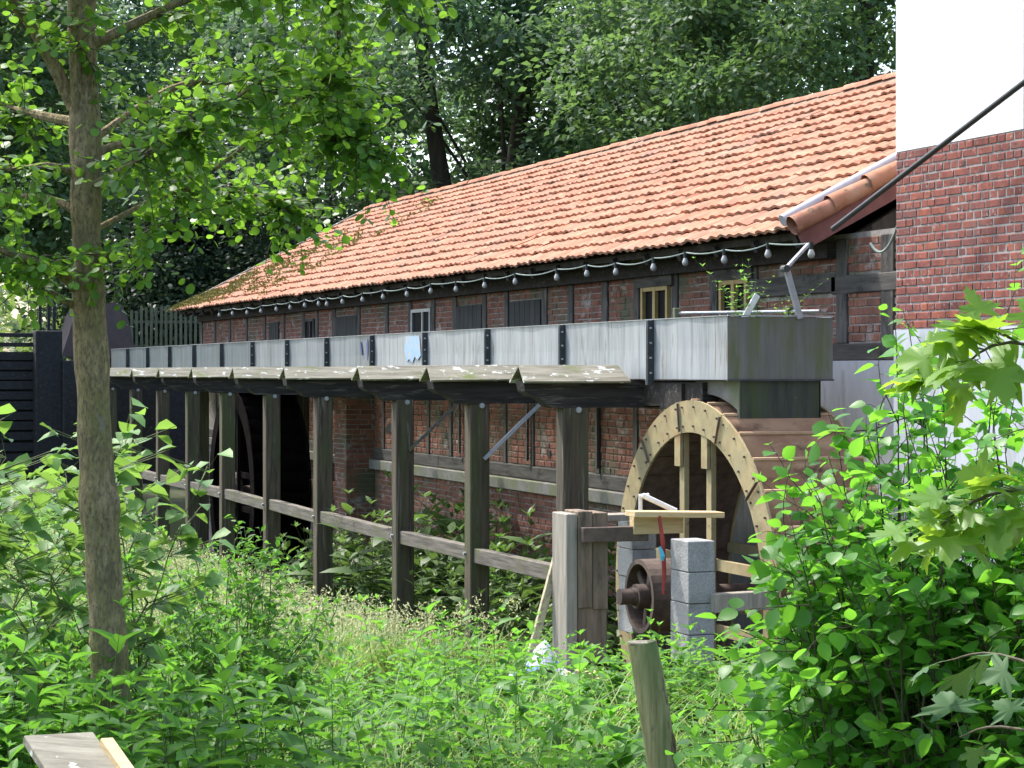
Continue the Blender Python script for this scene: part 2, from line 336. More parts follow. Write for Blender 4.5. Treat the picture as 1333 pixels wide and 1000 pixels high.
class Cloud:
    """leaves and stems gathered as arrays, built as one mesh with two materials"""
    def __init__(s, tmpl): s.t = tmpl; s.P = []; s.st = []
    def add(s, P, A, N, L, W, T):
        n = len(P)
        s.P.append(np.column_stack([P, A, N, np.broadcast_to(L, n), np.broadcast_to(W, n), np.broadcast_to(T, n)]))
    def stems(s, p0, p1, r0, r1):
        n = len(p0); s.st.append(np.column_stack([p0, p1, np.broadcast_to(r0, n), np.broadcast_to(r1, n)]))
    def place(s, proto, pos, rz, sc, tone=0.):
        D, ST = proto; c, q = math.cos(rz), math.sin(rz)
        R = np.array([[c, -q, 0], [q, c, 0], [0, 0, 1]])
        E_ = D.copy()
        E_[:, 0:3] = D[:, 0:3] @ R.T*sc+pos; E_[:, 3:6] = D[:, 3:6] @ R.T; E_[:, 6:9] = D[:, 6:9] @ R.T
        E_[:, 9:11] *= sc; E_[:, 11] += tone; s.P.append(E_)
        if len(ST):
            G = ST.copy(); G[:, 0:3] = ST[:, 0:3] @ R.T*sc+pos; G[:, 3:6] = ST[:, 3:6] @ R.T*sc+pos; G[:, 6:8] *= sc; s.st.append(G)
    def proto(s): return np.vstack(s.P), (np.vstack(s.st) if s.st else np.zeros((0, 8)))
    def mesh(s, name, lm, sm, base=(0, 0, 0), scale_w=1.):
        D = np.vstack(s.P); tv, tf = s.t; n = len(D); m = len(tv)
        A = unit(D[:, 3:6]); Sd = unit(np.cross(D[:, 6:9], A)); N = np.cross(A, Sd)
        V = D[:, None, 0:3]+A[:, None]*(tv[None, :, 0:1]*D[:, None, 9:10])+Sd[:, None]*(tv[None, :, 1:2]*D[:, None, 10:11])+N[:, None]*(tv[None, :, 2:3]*D[:, None, 9:10])
        V = V.reshape(-1, 3); tone = np.repeat(D[:, 11], m)
        tl = np.concatenate([np.array(f) for f in tf]); fl = np.array([len(f) for f in tf])
        loops = (tl[None]+(np.arange(n)*m)[:, None]).ravel(); sizes = np.tile(fl, n); mi = np.zeros(len(sizes), np.int32)
        if s.st:
            G = np.vstack(s.st); k = len(G); d = unit(G[:, 3:6]-G[:, 0:3])
            h = np.where(np.abs(d[:, 2:3]) > .9, np.array([[1., 0, 0]]), np.array([[0, 0, 1.]])); u = unit(np.cross(d, h)); v = np.cross(d, u)
            rows = []
            for e, r in ((0, 6), (3, 7)):
                for j in range(3):
                    a = 2*math.pi*j/3; rows.append(G[:, e:e+3]+(u*math.cos(a)+v*math.sin(a))*G[:, r:r+1])
            SV = np.stack(rows, 1).reshape(-1, 3); off = len(V)
            V = np.vstack([V, SV]); tone = np.concatenate([tone, np.full(len(SV), .5)])
            q = np.array([0, 1, 4, 3, 1, 2, 5, 4, 2, 0, 3, 5])
            loops = np.concatenate([loops, (q[None]+(np.arange(k)*6)[:, None]+off).ravel()])
            sizes = np.concatenate([sizes, np.full(3*k, 4)]); mi = np.concatenate([mi, np.ones(3*k, np.int32)])
        V = V-np.array(base)
        me = bpy.data.meshes.new(name)
        me.vertices.add(len(V)); me.vertices.foreach_set('co', V.astype(np.float32).ravel())
        me.loops.add(len(loops)); me.loops.foreach_set('vertex_index', loops.astype(np.int32))
        me.polygons.add(len(sizes)); st = np.zeros(len(sizes), np.int32); st[1:] = np.cumsum(sizes)[:-1]
        me.polygons.foreach_set('loop_start', st); me.polygons.foreach_set('material_index', mi)
        at = me.attributes.new('tone', 'FLOAT', 'POINT'); at.data.foreach_set('value', tone.astype(np.float32))
        me.materials.append(MATS[lm]); me.materials.append(MATS[sm]); me.update(calc_edges=True)
        return me
    def build(s, name, lm, sm='stem', parent=None, origin=None):
        base = Vector(origin) if origin is not None else (WL[parent] if parent is not None else Vector((0, 0, 0)))
        return link(name, s.mesh(name, lm, sm, base), parent, base)
def rdir(n, up=0.):
    v = rng.normal(size=(n, 3)); v[:, 2] += up; return unit(v)
def herb_proto(h, nodes, leafL, ratio, spread=1.0, tmpl=None, bend=.08, whorl=2, top=True):
    """an upright stem with pairs (or whorls) of leaves, smaller and paler towards the tip"""
    c = Cloud(tmpl); bx, by = rng.normal(0, bend, 2)
    zs = h*(1-(1-np.linspace(.12, 1, nodes))**1.0); prev = np.array([0, 0, 0.]); phi = rng.uniform(0, 6.3)
    for i, z in enumerate(zs):
        t = z/h; p = np.array([bx*t*t, by*t*t, z])
        c.stems(prev[None], p[None], .005*(1.2-t), .005*(1.15-t)); prev = p
        phi += math.pi/2+rng.normal(0, .25)
        k = whorl if i < nodes-1 else whorl+2
        for j in range(k):
            a = phi+2*math.pi*j/k+rng.normal(0, .15)
            el = (.15+.75*t**3) + rng.normal(0, .15) if i < nodes-1 else .9+rng.normal(0, .15)
            A = np.array([math.cos(a)*math.cos(el), math.sin(a)*math.cos(el), math.sin(el)])
            N = np.array([-math.cos(a)*math.sin(el), -math.sin(a)*math.sin(el), math.cos(el)])+rng.normal(0, .18, 3)
            L = leafL*(1-.55*t**3)*rng.uniform(.75, 1.1)*(.6 if i == nodes-1 else 1)
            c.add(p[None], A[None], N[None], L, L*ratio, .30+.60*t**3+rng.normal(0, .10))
    return c.proto()

# ------------------------------------------------------------------ ground
def sst(a, b_, x):
    t = np.clip((x-a)/(b_-a), 0, 1); return t*t*(3-2*t)
def gz(x, y):
    x = np.asarray(x, float); y = np.asarray(y, float)
    d = -CC*x+CS*y
    z1 = np.interp(d, [0, 3, 8, 12, 17.5, 25, 60, 120], [1.0, 1.0, .16, .05, -.05, -.72, -.80, .3])
    z2 = np.interp(d, [0, 3, 8, 12, 15.5, 19, 25, 45, 60, 120], [1.0, 1.0, .16, .05, -.08, -.5, -1.0, -1.0, -.80, .3])
    k = sst(-20.8, -18.8, x)*sst(5.6, 6.6, y); z = z1*k+z2*(1-k)
    z = z+.05*np.sin(x*1.3+y*.7)*np.sin(y*1.1-x*.4)
    yb = 6.95+1.45*sst(-21.8, -19.6, x)
    ch = sst(yb-.5, yb+1.0, y)*(1-sst(10.8, 11.4, y))*sst(-53, -50, x)*(1-sst(-15.6, -13.6, x))
    return z*(1-ch)+(-1.5)*ch
gx = np.concatenate([np.linspace(-420, -75, 14), np.arange(-70, 4, .4), np.linspace(8, 300, 14)])
gy = np.concatenate([np.linspace(-300, -20, 12), np.arange(-15, 30, .3), np.linspace(33, 420, 16)])
GX, GY = np.meshgrid(gx, gy); GZ = gz(GX, GY); nx, ny = len(gx), len(gy)
me = bpy.data.meshes.new('ground')
me.vertices.add(nx*ny); me.vertices.foreach_set('co', np.stack([GX, GY, GZ], -1).astype(np.float32).ravel())
I, J = np.meshgrid(np.arange(nx-1), np.arange(ny-1)); a = (J*nx+I).ravel(); q = np.stack([a, a+1, a+1+nx, a+nx], 1)
me.loops.add(q.size); me.loops.foreach_set('vertex_index', q.ravel().astype(np.int32))
me.polygons.add(len(q)); me.polygons.foreach_set('loop_start', (np.arange(len(q))*4).astype(np.int32)); me.update(calc_edges=True)
me.materials.append(MATS['soil'])
for p in me.polygons: p.use_smooth = True
tag(link('ground', me), kind='structure')
tag(MB().add([(-52, 7.9, -1.42), (-15, 7.9, -1.42), (-15, 10.44, -1.42), (-52, 10.44, -1.42)], [(0, 1, 2, 3)]).build('water', 'water'), kind='structure')

# ------------------------------------------------------------------ brick pieces
def brick_mesh(w_, h_, name, mat, seed):
    r = random.Random(seed); j = lambda: r.uniform(-.003, .003)
    hw, hh = w_/2, h_/2; c = .006
    vs = [(-hw, .04, -hh), (hw, .04, -hh), (hw, .04, hh), (-hw, .04, hh)]
    vs += [(-hw+j(), c, -hh+j()), (hw+j(), c, -hh+j()), (hw+j(), c, hh+j()), (-hw+j(), c, hh+j())]
    d = r.uniform(-.002, .003)
    vs += [(-hw+c+j(), d, -hh+c+j()), (hw-c+j(), d, -hh+c+j()), (hw-c+j(), d, hh-c+j()), (-hw+c+j(), d, hh-c+j())]
    fs = [(8, 9, 10, 11)]
    for k in (0, 4):
        for i in range(4): fs.append((k+i, k+(i+1) % 4, k+4+(i+1) % 4, k+4+i))
    return vs, fs
def lay(pieces, parent, Y, mat, pick, name='brick'):
    """pieces: (x centre, z centre, width, height); pick(list) says which ones become single objects"""
    single = pick(pieces); cache = {}
    rest = MB()
    for i, (x, z, w_, h_) in enumerate(pieces):
        y = Y+random.uniform(-.003, .003)
        if i in single:
            key = (round(w_, 2), round(h_, 3), random.randrange(3))
            if key not in cache:
                vs, fs = brick_mesh(w_, h_, name, mat, hash(key) % 999); cache[key] = MB().add(vs, fs).mesh(name, mat)
            link(name, cache[key], parent, (x, y, z))
        else:
            vs, fs = brick_mesh(w_, h_, name, mat, i % 7); rest.add([(p[0]+x, p[1]+y, p[2]+z) for p in vs], fs)
    if rest.v: tag(rest.build(name+'work', mat, parent), kind='stuff')
def courses(x0, x1, z0, z1, bond='run', ch=.077, L=.25, jt=.012, offs=0.):
    out = []; nrow = max(1, round((z1-z0)/ch)); ch = (z1-z0)/nrow
    for r in range(nrow):
        z = z0+(r+.5)*ch
        if bond == 'block': step = L if r % 2 else L/2; x = x0-(0 if r % 2 else L/4) - (L/2 if r % 4 == 1 else 0)
        elif bond == 'header': step = L/2; x = x0
        else: step = L; x = x0-random.uniform(0, L)
        while x < x1:
            st = step
            if bond == 'block' and random.random() < .12: st = L if step < L else L/2
            if bond == 'run' and random.random() < .3: st = L/2
            a_, b_ = max(x, x0)+jt/2, min(x+st, x1)-jt/2
            if b_-a_ > .035: out.append(((a_+b_)/2, z, b_-a_, ch-jt))
            x += st
    return out

# ------------------------------------------------------------------ white building with brick band
WB = thing('plastered_building', 'tall white plastered building with a red brick band above a pale plinth', 'building', (-17.64, 10.15, 0))
YB = 10.15
def shell(mb, x0, x1, z0, z1, y0, y1): return mb.box(((x0+x1)/2, (y0+y1)/2, (z0+z1)/2), (x1-x0, y1-y0, z1-z0))
up = MB(); shell(up, -17.64, -15.56, 4.60, 9.2, YB, 18); shell(up, -15.56, -13.9, 6.3, 9.2, YB, 18); shell(up, -13.9, -9, 4.60, 9.2, YB, 18)
shell(up, -15.56, -13.9, 4.6, 6.3, YB+.3, 18); up.build('upper_wall', 'plaster', WB)
bandm = shell(MB(), -17.638, -9, 2.975, 4.599, YB+.006, 18).build('brick_band', 'mortar', WB)
shell(MB(), -17.655, -9, -1.6, 2.974, YB-.012, 18).build('plinth', 'plinth_shaded_paint', WB)
pcs = courses(-17.64, -12.2, 2.98, 4.595, 'block', .077, .25, .0135)
def near_pick(P):
    o = sorted(range(len(P)), key=lambda i: P[i][0]); return set(o[:300])
lay(pcs, bandm, YB, 'brick', near_pick)
sd = MB()                                             # the side of the band, round the corner
for k, (y, z, w_, h_) in enumerate(courses(10.16, 13, 2.98, 4.595, 'block')):
    vs, fs = brick_mesh(w_, h_, 'b', 'brick', k % 9); sd.add([(-17.66+p[1], y+p[0], z+p[2]) for p in vs], fs)
tag(sd.build('side_brickwork', 'brick', bandm), kind='stuff')
wn = MB().box((-14.73, YB+.09, 5.45), (1.6, .08, 1.6)).build('window', 'glass', WB)
fr = MB()
for x in (-15.53, -14.73, -13.93): fr.box((x, YB+.05, 5.45), (.06, .1, 1.68))
for z in (4.64, 5.6, 6.26): fr.box((-14.73, YB+.048, z), (1.66, .09, .06))
fr.build('window_frame', 'purple_frame', wn)
MB().prism([(9.8, 9.15), (18.4, 9.15), (14.1, 11.6)], 'x', -18, -8.7).build('roof', 'tile', WB)
# ------------------------------------------------------------------ the mill: half-timbered wall
YW = 10.45; XL, XR = -49.6, -17.7
MILL = thing('half_timbered_mill', 'long half-timbered brick mill with an orange clay tiled roof', 'building', (-33, YW, 0))
core = shell(MB(), XL, XR, -1.6, 3.95, YW+.009, 18.6)
core.build('wall', 'old_mortar', MILL)
WALLO = MILL.children[-1] if MILL.children else None
WALLO = [o for o in COL.objects if o.name == 'wall'][0]
up_posts = [-18.3, -19.2, -21.15, -22.15, -23.2, -24.33, -25.33, -26.5, -27.45, -28.95, -29.9, -31.25, -32.3, -33.5, -34.8, -36.5, -38.1, -39.3, -40.3, -41.8, -43.4, -45, -46.6, -48.1, -49.5]
lo_posts = [-20.6, -21.8, -23.1, -24.36, -25.56, -26.7, -27.91, -29.02, -30.2, -31.45, -32.55, -33.8, -35, -36.2, -37.6, -39, -40.5, -42, -43.5, -45, -46.5, -48, -49.5]
def beam(x, z0, z1, wx=.17, y=YW, d=.16, name='timber_post', mat='timber'):
    tl = random.uniform(-.006, .006)
    MB().box((x, y+d/2-.018, (z0+z1)/2), (wx*random.uniform(.85, 1.15), d, z1-z0), ry=tl, ch=.008).build(name, mat, MILL, origin=(x, y, z0))
for x in up_posts:
    beam(x, 2.87 if x > -19.5 else 2.5, 3.9, .21 if x > -19.5 else .17)
beam(-17.78, 2.87, 3.9, .24)
for x in lo_posts: beam(x, 1.30, 2.32, .13)
def hbeam(x0, x1, z0, z1, y=YW, name='timber_beam', ext=.0):
    MB().box(((x0+x1)/2, y+.08-.024-ext, (z0+z1)/2), (x1-x0, .16, z1-z0), ch=.01).build(name, 'timber_x', MILL, origin=((x0+x1)/2, y, z0))
hbeam(-19.5, -17.66, 2.70, 2.87); hbeam(-19.4, -17.9, 3.36, 3.54)
hbeam(-21.05, -19.3, 3.38, 3.58)
for a_, b_ in ((-26, -20.5), (-32, -26.01), (-38, -32.01), (-44, -38.01), (XL, -44.01)):
    hbeam(a_, b_, 2.33, 2.5); hbeam(a_, b_, 1.12, 1.30)
MB().box((-35.05, YW-.035, 1.03), (29, .13, .16), ch=.01).build('ledge', 'ledge', MILL)
MB().box((-19.07, YW-.01, .55), (2.8, .05, 4.3)).build('plinth', 'plinth_shaded_paint', MILL)
wins = [(-24.13, -23.36, 'y'), (-21.95, -21.28, 'y'), (-28.79, -27.58, 's'), (-31.16, -30.0, 's'), (-33.4, -32.4, 'g'), (-38.01, -36.61, 's'), (-40.13, -39.46, 'g'), (-43, -42.2, 's')]
P = []
def panels(posts, z0, z1, left, right, hw, wl=()):
    xs = sorted(posts+[left, right]); out = []
    for a_, b_ in zip(xs[:-1], xs[1:]):
        if b_-a_ < .25: continue
        for (x, z, w_, h_) in courses(a_+hw, b_-hw, z0, z1, 'run', .082, .26, .014):
            if any(q0-.05 < x < q1+.05 and z > 2.95 and z < 3.62 for q0, q1, k in wl): continue
            if x > -19.35 and 3.35 < z < 3.55: continue
            if -21.05 < x < -19.3 and 3.36 < z < 3.6: continue
            out.append((x, z, w_, h_))
    return out
P += panels([p for p in up_posts if p > -19.5]+[-17.8], 2.88, 3.9, -19.21, -17.79, .1)
P += panels([p for p in up_posts if p <= -19.2], 2.86, 3.9, XL, -19.2, .085, wins)
P += panels(lo_posts, 1.31, 2.32, XL, -20.6, .065)
P += courses(XL, -20.5, -.2, .94, 'run', .082, .26, .014)
P = [p for p in P if not (p[0] < -44 and p[1] < 2.4)]
def mill_pick(L):
    def score(p):
        x, z, w_, h_ = p; d = -CC*x+CS*YW
        hid = (2.3 < z < 3.05 and x < -19.3) or (z < 2.3 and x > -24.2) or z < .55
        return d+(100 if hid else 0)-w_*8
    return set(sorted(range(len(L)), key=lambda i: score(L[i]))[:300])
lay(P, WALLO, YW, 'old_brick', mill_pick)
for (x0, x1, k) in wins:
    xc, wd = (x0+x1)/2, x1-x0
    if k == 'y':
        o = MB().box((xc, YW+.02, 3.28), (wd, .03, .6)).build('window', 'glass', MILL, origin=(xc, YW, 3))
        f = MB()
        for q in (-.5, 0, .5): f.box((xc+q*wd*.94, YW-.015, 3.28), (.055 if q else .075, .05, .62))
        for z in (2.99, 3.57): f.box((xc, YW-.013, z), (wd*.98, .045, .05))
        f.build('window_frame', 'yellow_paint', o)
        MB().box((xc, YW-.02, 3.66), (wd+.3, .06, .13)).build('lintel', 'timber_x', MILL)
    else:
        o = MB().box((xc, YW+.012, 3.26), (wd, .03, .62)).build('shutter' if k == 's' else 'window', 'shutter_wood' if k == 's' else 'glass', MILL, origin=(xc, YW, 3))
        nb = max(2, int(wd/.18)); f = None
        for q in range(nb):
            if k == 's': MB().box((x0+(q+.5)*wd/nb, YW-.012, 3.26), (wd/nb-.012, .02, .6)).build('board', 'shutter_wood', o)
        if k == 'g':
            f = MB()
            for q in (-.5, .1, .5): f.box((xc+q*wd*.94, YW-.012, 3.26), (.05, .04, .62))
            for z in (2.97, 3.55): f.box((xc, YW-.014, z), (wd, .034, .05))
            f.build('window_frame', 'grey_metal' if x0 > -36 else 'timber', o)
MB().box((-21.8, YW-.10, .05), (4.0, .06, 2.9)).build('pit_shade_sheet', 'shutter_wood', MILL)  # added dark sheet, stands in for the shade seen through the wheel
# steel flats bolted to the lower wall and putlog holes
for x in (-25.48, -28.0, -30.9): MB().box((x, YW-.05, 1.85), (.05, .03, .95)).build('iron_strap', 'timber', MILL)
for (x, z) in ((-31.9, 1.95), (-31.6, 1.62), (-30.6, 1.62), (-27.3, 1.5), (-30.3, 2.05)): MB().box((x, YW-.003, z), (.14, .012, .075)).build('putlog_hole', 'shutter_wood', MILL)
MB().prism([(-34.9, 1.62), (-34.75, 1.72), (-34.3, 1.75), (-33.9, 1.68), (-33.75, 1.6), (-34.3, 1.57)], 'y', YW-.01, YW+.02).build('wall_opening', 'shutter_wood', MILL)
bu = MB().box((-35.9, YW-.25, .5), (.7, .5, 3.6)).build('buttress', 'old_mortar', MILL)
bb = MB()
for k, (x, z, w_, h_) in enumerate(courses(-36.25, -35.55, -1.2, 2.28, 'run', .082, .26, .014)):
    vs, fs = brick_mesh(w_, h_, 'b', 'b', k % 9); bb.add([(p[0]+x, p[1]+YW-.508, p[2]+z) for p in vs], fs)
for k, (y, z, w_, h_) in enumerate(courses(YW-.5, YW, -1.2, 2.28, 'run', .082, .26, .014)):
    vs, fs = brick_mesh(w_, h_, 'b', 'b', k % 9); bb.add([(-35.542-p[1], p[0]+y, p[2]+z) for p in vs], fs)
tag(bb.build('brickwork', 'old_brick', bu), kind='stuff')

# ------------------------------------------------------------------ the mill: roof
YE, ZE, YR, ZR = 9.85, 3.95, 14.5, 6.38
sl_ = math.hypot(YR-YE, ZR-ZE); th = math.atan2(ZR-ZE, YR-YE); X0, X1 = -49.85, -18.98
roof = MB().prism([(YE+.12, ZE+.01), (YR, ZR-.03), (19.15, ZE-.03), (19.1, ZE-.14), (YR, ZR-.14), (YE+.14, ZE-.06)], 'x', X0, X1).build('roof', 'dark_bark', MILL)
def tile_geo(seed):
    r = random.Random(seed); wd, Ln, t = .232, .43, .03; nu = 8; vs = []; fs = []
    us = np.linspace(0, 1, nu); tw = r.uniform(-.006, .006); lift = r.uniform(0, .006)
    zz = [.0115*math.sin(2*math.pi*(u*1.02-.12)) for u in us]
    for u, z in zip(us, zz): vs.append(((u-.5)*wd, 0, z+.062+lift+tw*(u-.5)))
    for u, z in zip(us, zz): vs.append(((u-.5)*wd, 0, z+.062-t+lift+tw*(u-.5)))
    for u, z in zip(us, zz): vs.append(((u-.5)*wd, Ln, z+.020))
    for i in range(nu-1):
        fs.append((i, i+1, 2*nu+i+1, 2*nu+i)); fs.append((i+1, i, nu+i, nu+i+1))
    fs.append((0, 2*nu, nu)); fs.append((nu-1, 2*nu-1, 3*nu-1))
    return vs, fs
TG = [tile_geo(i) for i in range(6)]
TM = [MB().add(*g).mesh('tile', 'tile', smooth=True) for g in TG]
rows, gauge, pitch = 15, sl_/15.0, .218
ncol = int((X1-X0)/pitch); tiles = []
for r in range(rows):
    for c_ in range(ncol):
        x = X1-.10-c_*pitch
        tiles.append((x+random.gauss(0, .003), r*gauge+random.gauss(0, .011)-.02-(.05 if random.random() < .012 else 0), random.gauss(0, .005), random.gauss(0, .014)))
def tmat(x, s_, dz, rz): 
    return Matrix.Translation((x, YE+s_*math.cos(th)-dz*math.sin(th), ZE+s_*math.sin(th)+dz*math.cos(th))) @ Matrix.Rotation(th, 4, 'X') @ Matrix.Rotation(rz, 4, 'Z')
order = sorted(range(len(tiles)), key=lambda i: -CC*tiles[i][0]+CS*(YE+tiles[i][1])); near = set(order[:300])
restv = []; restf = []; kv = 0
for i, t in enumerate(tiles):
    M = tmat(*t); g = i*7 % 6
    if i in near: link('tile', TM[g], roof, matrix=M)
    else:
        A_ = np.array(M); vv = np.array(TG[g][0]) @ A_[:3, :3].T+A_[:3, 3]
        restv.append(vv); restf += [tuple(k+kv for k in f) for f in TG[g][1]]; kv += len(vv)
mb = MB(); mb.v = [tuple(p) for p in np.vstack(restv)]; mb.f = restf
tag(mb.build('tile_field', 'tile', roof, smooth=True), kind='stuff')
rt = MB()
for j in range(9): pass
def ridge_mesh():
    m_ = MB(); n_ = 7
    for x in (0, .40):
        rr = .115 if x == 0 else .095
        for j in range(n_): a = math.pi*j/(n_-1); m_.v.append((x, math.cos(a)*rr, math.sin(a)*rr*.8))
    for j in range(n_-1): m_.f.append((j, j+1, n_+j+1, n_+j))
    m_.f.append(tuple(range(n_))); return m_.mesh('ridge_tile', 'tile', smooth=True)
RM = ridge_mesh(); x = X0
while x < X1:
    link('ridge_tile', RM, roof, (x, YR+random.gauss(0, .006), ZR+.03+random.gauss(0, .006)), (0, random.gauss(-.03, .01), random.gauss(0, .02))); x += .36
MB().prism([(YR-.16, ZR-.06), (YR+.16, ZR-.06), (YR+.05, ZR+.06), (YR-.05, ZR+.06)], 'x', X0, X1).build('ridge_bedding', 'ridge_mortar', roof)
# back slope in plain tile colour, gable ends
MB().add([(X0, YR, ZR+.01), (X1, YR, ZR+.01), (X1, 19.15, ZE), (X0, 19.15, ZE)], [(0, 3, 2, 1)]).build('back_slope', 'tile', roof)
for x in (XL, -19.3): MB().prism([(YW+.05, 3.9), (18.6, 3.9), (YR, ZR-.2)], 'x', x, x+.12).build('gable', 'timber', MILL)
MB().tube([(X0-.03, YE-.05, ZE+.02), (X0-.03, YR, ZR+.06)], .035, 6).build('verge_batten', 'cap_wood', roof)
# verge tiles, board and grey pipe at the right-hand verge
for k in range(8):
    s0, s1 = k*.46-.05, k*.46+.48; p = lambda s_, h: (X1+.03, YE+s_*math.cos(th)-h*math.sin(th), ZE+s_*math.sin(th)+h*math.cos(th))
    MB().tube([p(s0, .085), p(s1, .060)], [.098, .078], 12, caps=False).build('verge_tile', 'tile', roof, smooth=True)
vb = MB(); p0 = Vector((X1+.02, YE+.02, ZE-.09)); p1 = Vector((X1+.02, YR, ZR-.09))
vb.box((p0+p1)/2, (.04, (p1-p0).length, .2), rx=th).build('verge_board', 'verge_board', roof)
tag(MB().tube([(X1-.14, YE-.10, ZE+.11), (X1-.16, YE+1.75, ZE+.11+1.75*math.tan(th)*1.0+.03)], .062, 14).build('pipe', 'grey_plastic', smooth=True), 'grey plastic pipe lying on the tiles along the roof verge', 'pipe')
ms = Cloud(tmpl_diamond())                              # moss and litter on the far end of the roof
for k in range(200):
    sx_ = random.random()**1.6; x = X0+.15+sx_*8.5; s_ = random.uniform(.1, 1)*min(sl_, .5+sx_*9)*random.uniform(.3, 1); n_ = 16
    c_ = np.array(tmat(x, s_, .085, 0).translation); off = rng.normal(0, 1, (n_, 3))*np.array([.11, .07, .015]); off[:, 2] += off[:, 1]*math.tan(th)
    ms.add(c_+off, rdir(n_, .3), rdir(n_, .6), .06, .05, .4+rng.normal(0, .2, n_))
tag(ms.build('moss', 'moss', 'twig', roof), kind='stuff')
# rafters under the eave
x = X1-.25
while x > X0+.2:
    q0 = Vector((x, YE+.10, ZE-.09)); q1 = Vector((x, YW+.2, ZE-.09+(YW+.2-YE-.10)*math.tan(th)))
    MB().box((q0+q1)/2, (.09, (q1-q0).length, .12), rx=th).build('rafter', 'beam_wood', roof); x -= .93
MB().box(((X0+X1)/2, YW-.03, 3.80), (X1-X0-.7, .14, .16)).build('wall_plate', 'beam_wood', MILL)

# ------------------------------------------------------------------ string of bulbs under the eave
bx_ = [-18.62, -19.53, -20.53, -21.5, -22.35, -23.43, -24.33, -25.33, -26.83, -28.04, -29.26, -30.42, -31.59, -32.85, -34.01, -35.21, -36.2, -36.74, -37.69, -38.74, -39.78, -41.01, -42.17, -43.46, -44.7]
SLT = thing('string_lights', 'string of white bulbs on a pale cable hung under the tiled eave', 'string lights', (-18.6, 9.8, 3.8))
path = []; zb = [3.84+(.02 if i else -.02)+random.uniform(-.015, .015) for i in range(len(bx_))]
for i in range(len(bx_)-1):
    for t in np.linspace(0, 1, 8, endpoint=False):
        path.append((bx_[i]+(bx_[i+1]-bx_[i])*t, 9.80, zb[i]+(zb[i+1]-zb[i])*t-(.02+.05*((i*37 % 10)/10))*4*t*(1-t)*.7))
MB().tube(path, .0075, 5).build('cable', 'cable_green', SLT)
prof = [(.0, -.145), (.016, -.143), (.030, -.132), (.036, -.114), (.034, -.097), (.025, -.075), (.017, -.055)]
def lathe(pr, n=10):
    m_ = MB()
    for (r, z) in pr:
        for j in range(n): a = 2*math.pi*j/n; m_.v.append((r*math.cos(a), r*math.sin(a), z))
    for i in range(len(pr)-1):
        for j in range(n): m_.f.append((i*n+j, i*n+(j+1) % n, (i+1)*n+(j+1) % n, (i+1)*n+j))
    return m_
BM_ = lathe(prof).mesh('bulb', 'bulb_glass', smooth=True); SM_ = lathe([(0, .01), (.02, .01), (.021, -.02), (.019, -.06), (.0, -.062)]).mesh('socket', 'socket', smooth=True)
for x, z in zip(bx_, zb):
    bo = link('bulb', BM_, SLT, (x, 9.80, z)); link('socket', SM_, bo, (x, 9.80, z))
# black pole and cable loop at the corner
tag(MB().tube([(-18.10, 9.75, 3.92), (-14.75, 10.11, 5.2)], .025, 12).build('pole', 'black_paint', smooth=True), 'thin black pole slanting from the eave corner up the brick wall', 'pole')
cl = []
for t in np.linspace(0, 1, 14): cl.append((-18.2+.42*t, 10.2+.1*t, 3.80+.30*t*t-.55*t*(1-t)))
tag(MB().tube(cl, .013, 6).build('cable', 'cable_green'), 'slack grey-green cable looping against the timbers below the eave corner', 'cable')

# ------------------------------------------------------------------ flume
FY0, FY1, FZ0, FZ1, FX = 8.63, 9.69, 2.52, 3.10, -18.01
FL = thing('metal_flume', 'long galvanised steel water flume carried on timber posts to the wheel', 'flume', (-34, 9.2, 2.52))
joints = [FX, -19.7, -22.08, -24.52, -26.96, -29.38, -31.8, -34.22, -36.64, -39.06, -41.5, -43.9, -46.3, -48.7, -51.0]
for i, (a_, b_) in enumerate(zip(joints[:-1], joints[1:])):
    xc, wd = (a_+b_)/2, a_-b_-.004
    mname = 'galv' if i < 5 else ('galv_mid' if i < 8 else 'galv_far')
    m_ = MB(); nseg = 5
    for k in range(nseg+1):                                   # slightly dented plate
        for z in (FZ0, (FZ0+FZ1)/2, FZ1):
            m_.v.append((b_+.002+wd*k/nseg, FY0+(.006*math.sin(k*2.1+i) if 0 < k < nseg else 0)+(.004 if z == (FZ0+FZ1)/2 else 0), z))
    for k in range(nseg):
        for z in range(2): a = k*3+z; m_.f.append((a, a+3, a+4, a+1))
    m_.box((xc, FY1, (FZ0+FZ1)/2), (wd, .008, FZ1-FZ0)); m_.box((xc, (FY0+FY1)/2, FZ0+.004), (wd, FY1-FY0-.02, .008))
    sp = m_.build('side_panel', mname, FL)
    if i:
        for s_ in (-1, 1):
            MB().box((a_+s_*.022, FY0-.034, (FZ0+FZ1)/2-.03), (.009, .062, FZ1-FZ0+.05)).build('joint_flange', 'dark_steel' if s_ > 0 else 'galv', FL)
            if i < 9: 
                bt = MB()
                for z in np.linspace(FZ0+.06, FZ1-.08, 4): bt.tube([(a_-.05, FY0-.04, z), (a_+.052, FY0-.04, z)], .011, 6)
                if s_ > 0: tag(bt.build('flange_bolting', 'grey_metal', FL), kind='stuff')
        MB().box((a_, FY0-.004, (FZ0+FZ1)/2), (.034, .006, FZ1-FZ0)).build('joint_strip', 'dark_steel', FL)
    MB().box((xc, FY0+.012, FZ1+.004), (wd, .05, .008)).build('rim', 'galv', FL)
MB().box((FX+.006, (FY0+FY1)/2, (FZ0+FZ1)/2-.004), (.010, FY1-FY0+.012, FZ1-FZ0-.01)).build('end_plate', 'galv_end_shaded', FL)
MB().box((FX+.012, (FY0+FY1)/2, FZ1+.004), (.03, FY1-FY0+.02, .012)).build('rim', 'grey_metal', FL)
MB().box((FX+.014, (FY0+FY1)/2, FZ0-.004), (.03, FY1-FY0+.02, .016)).build('bottom_angle', 'dark_steel', FL)
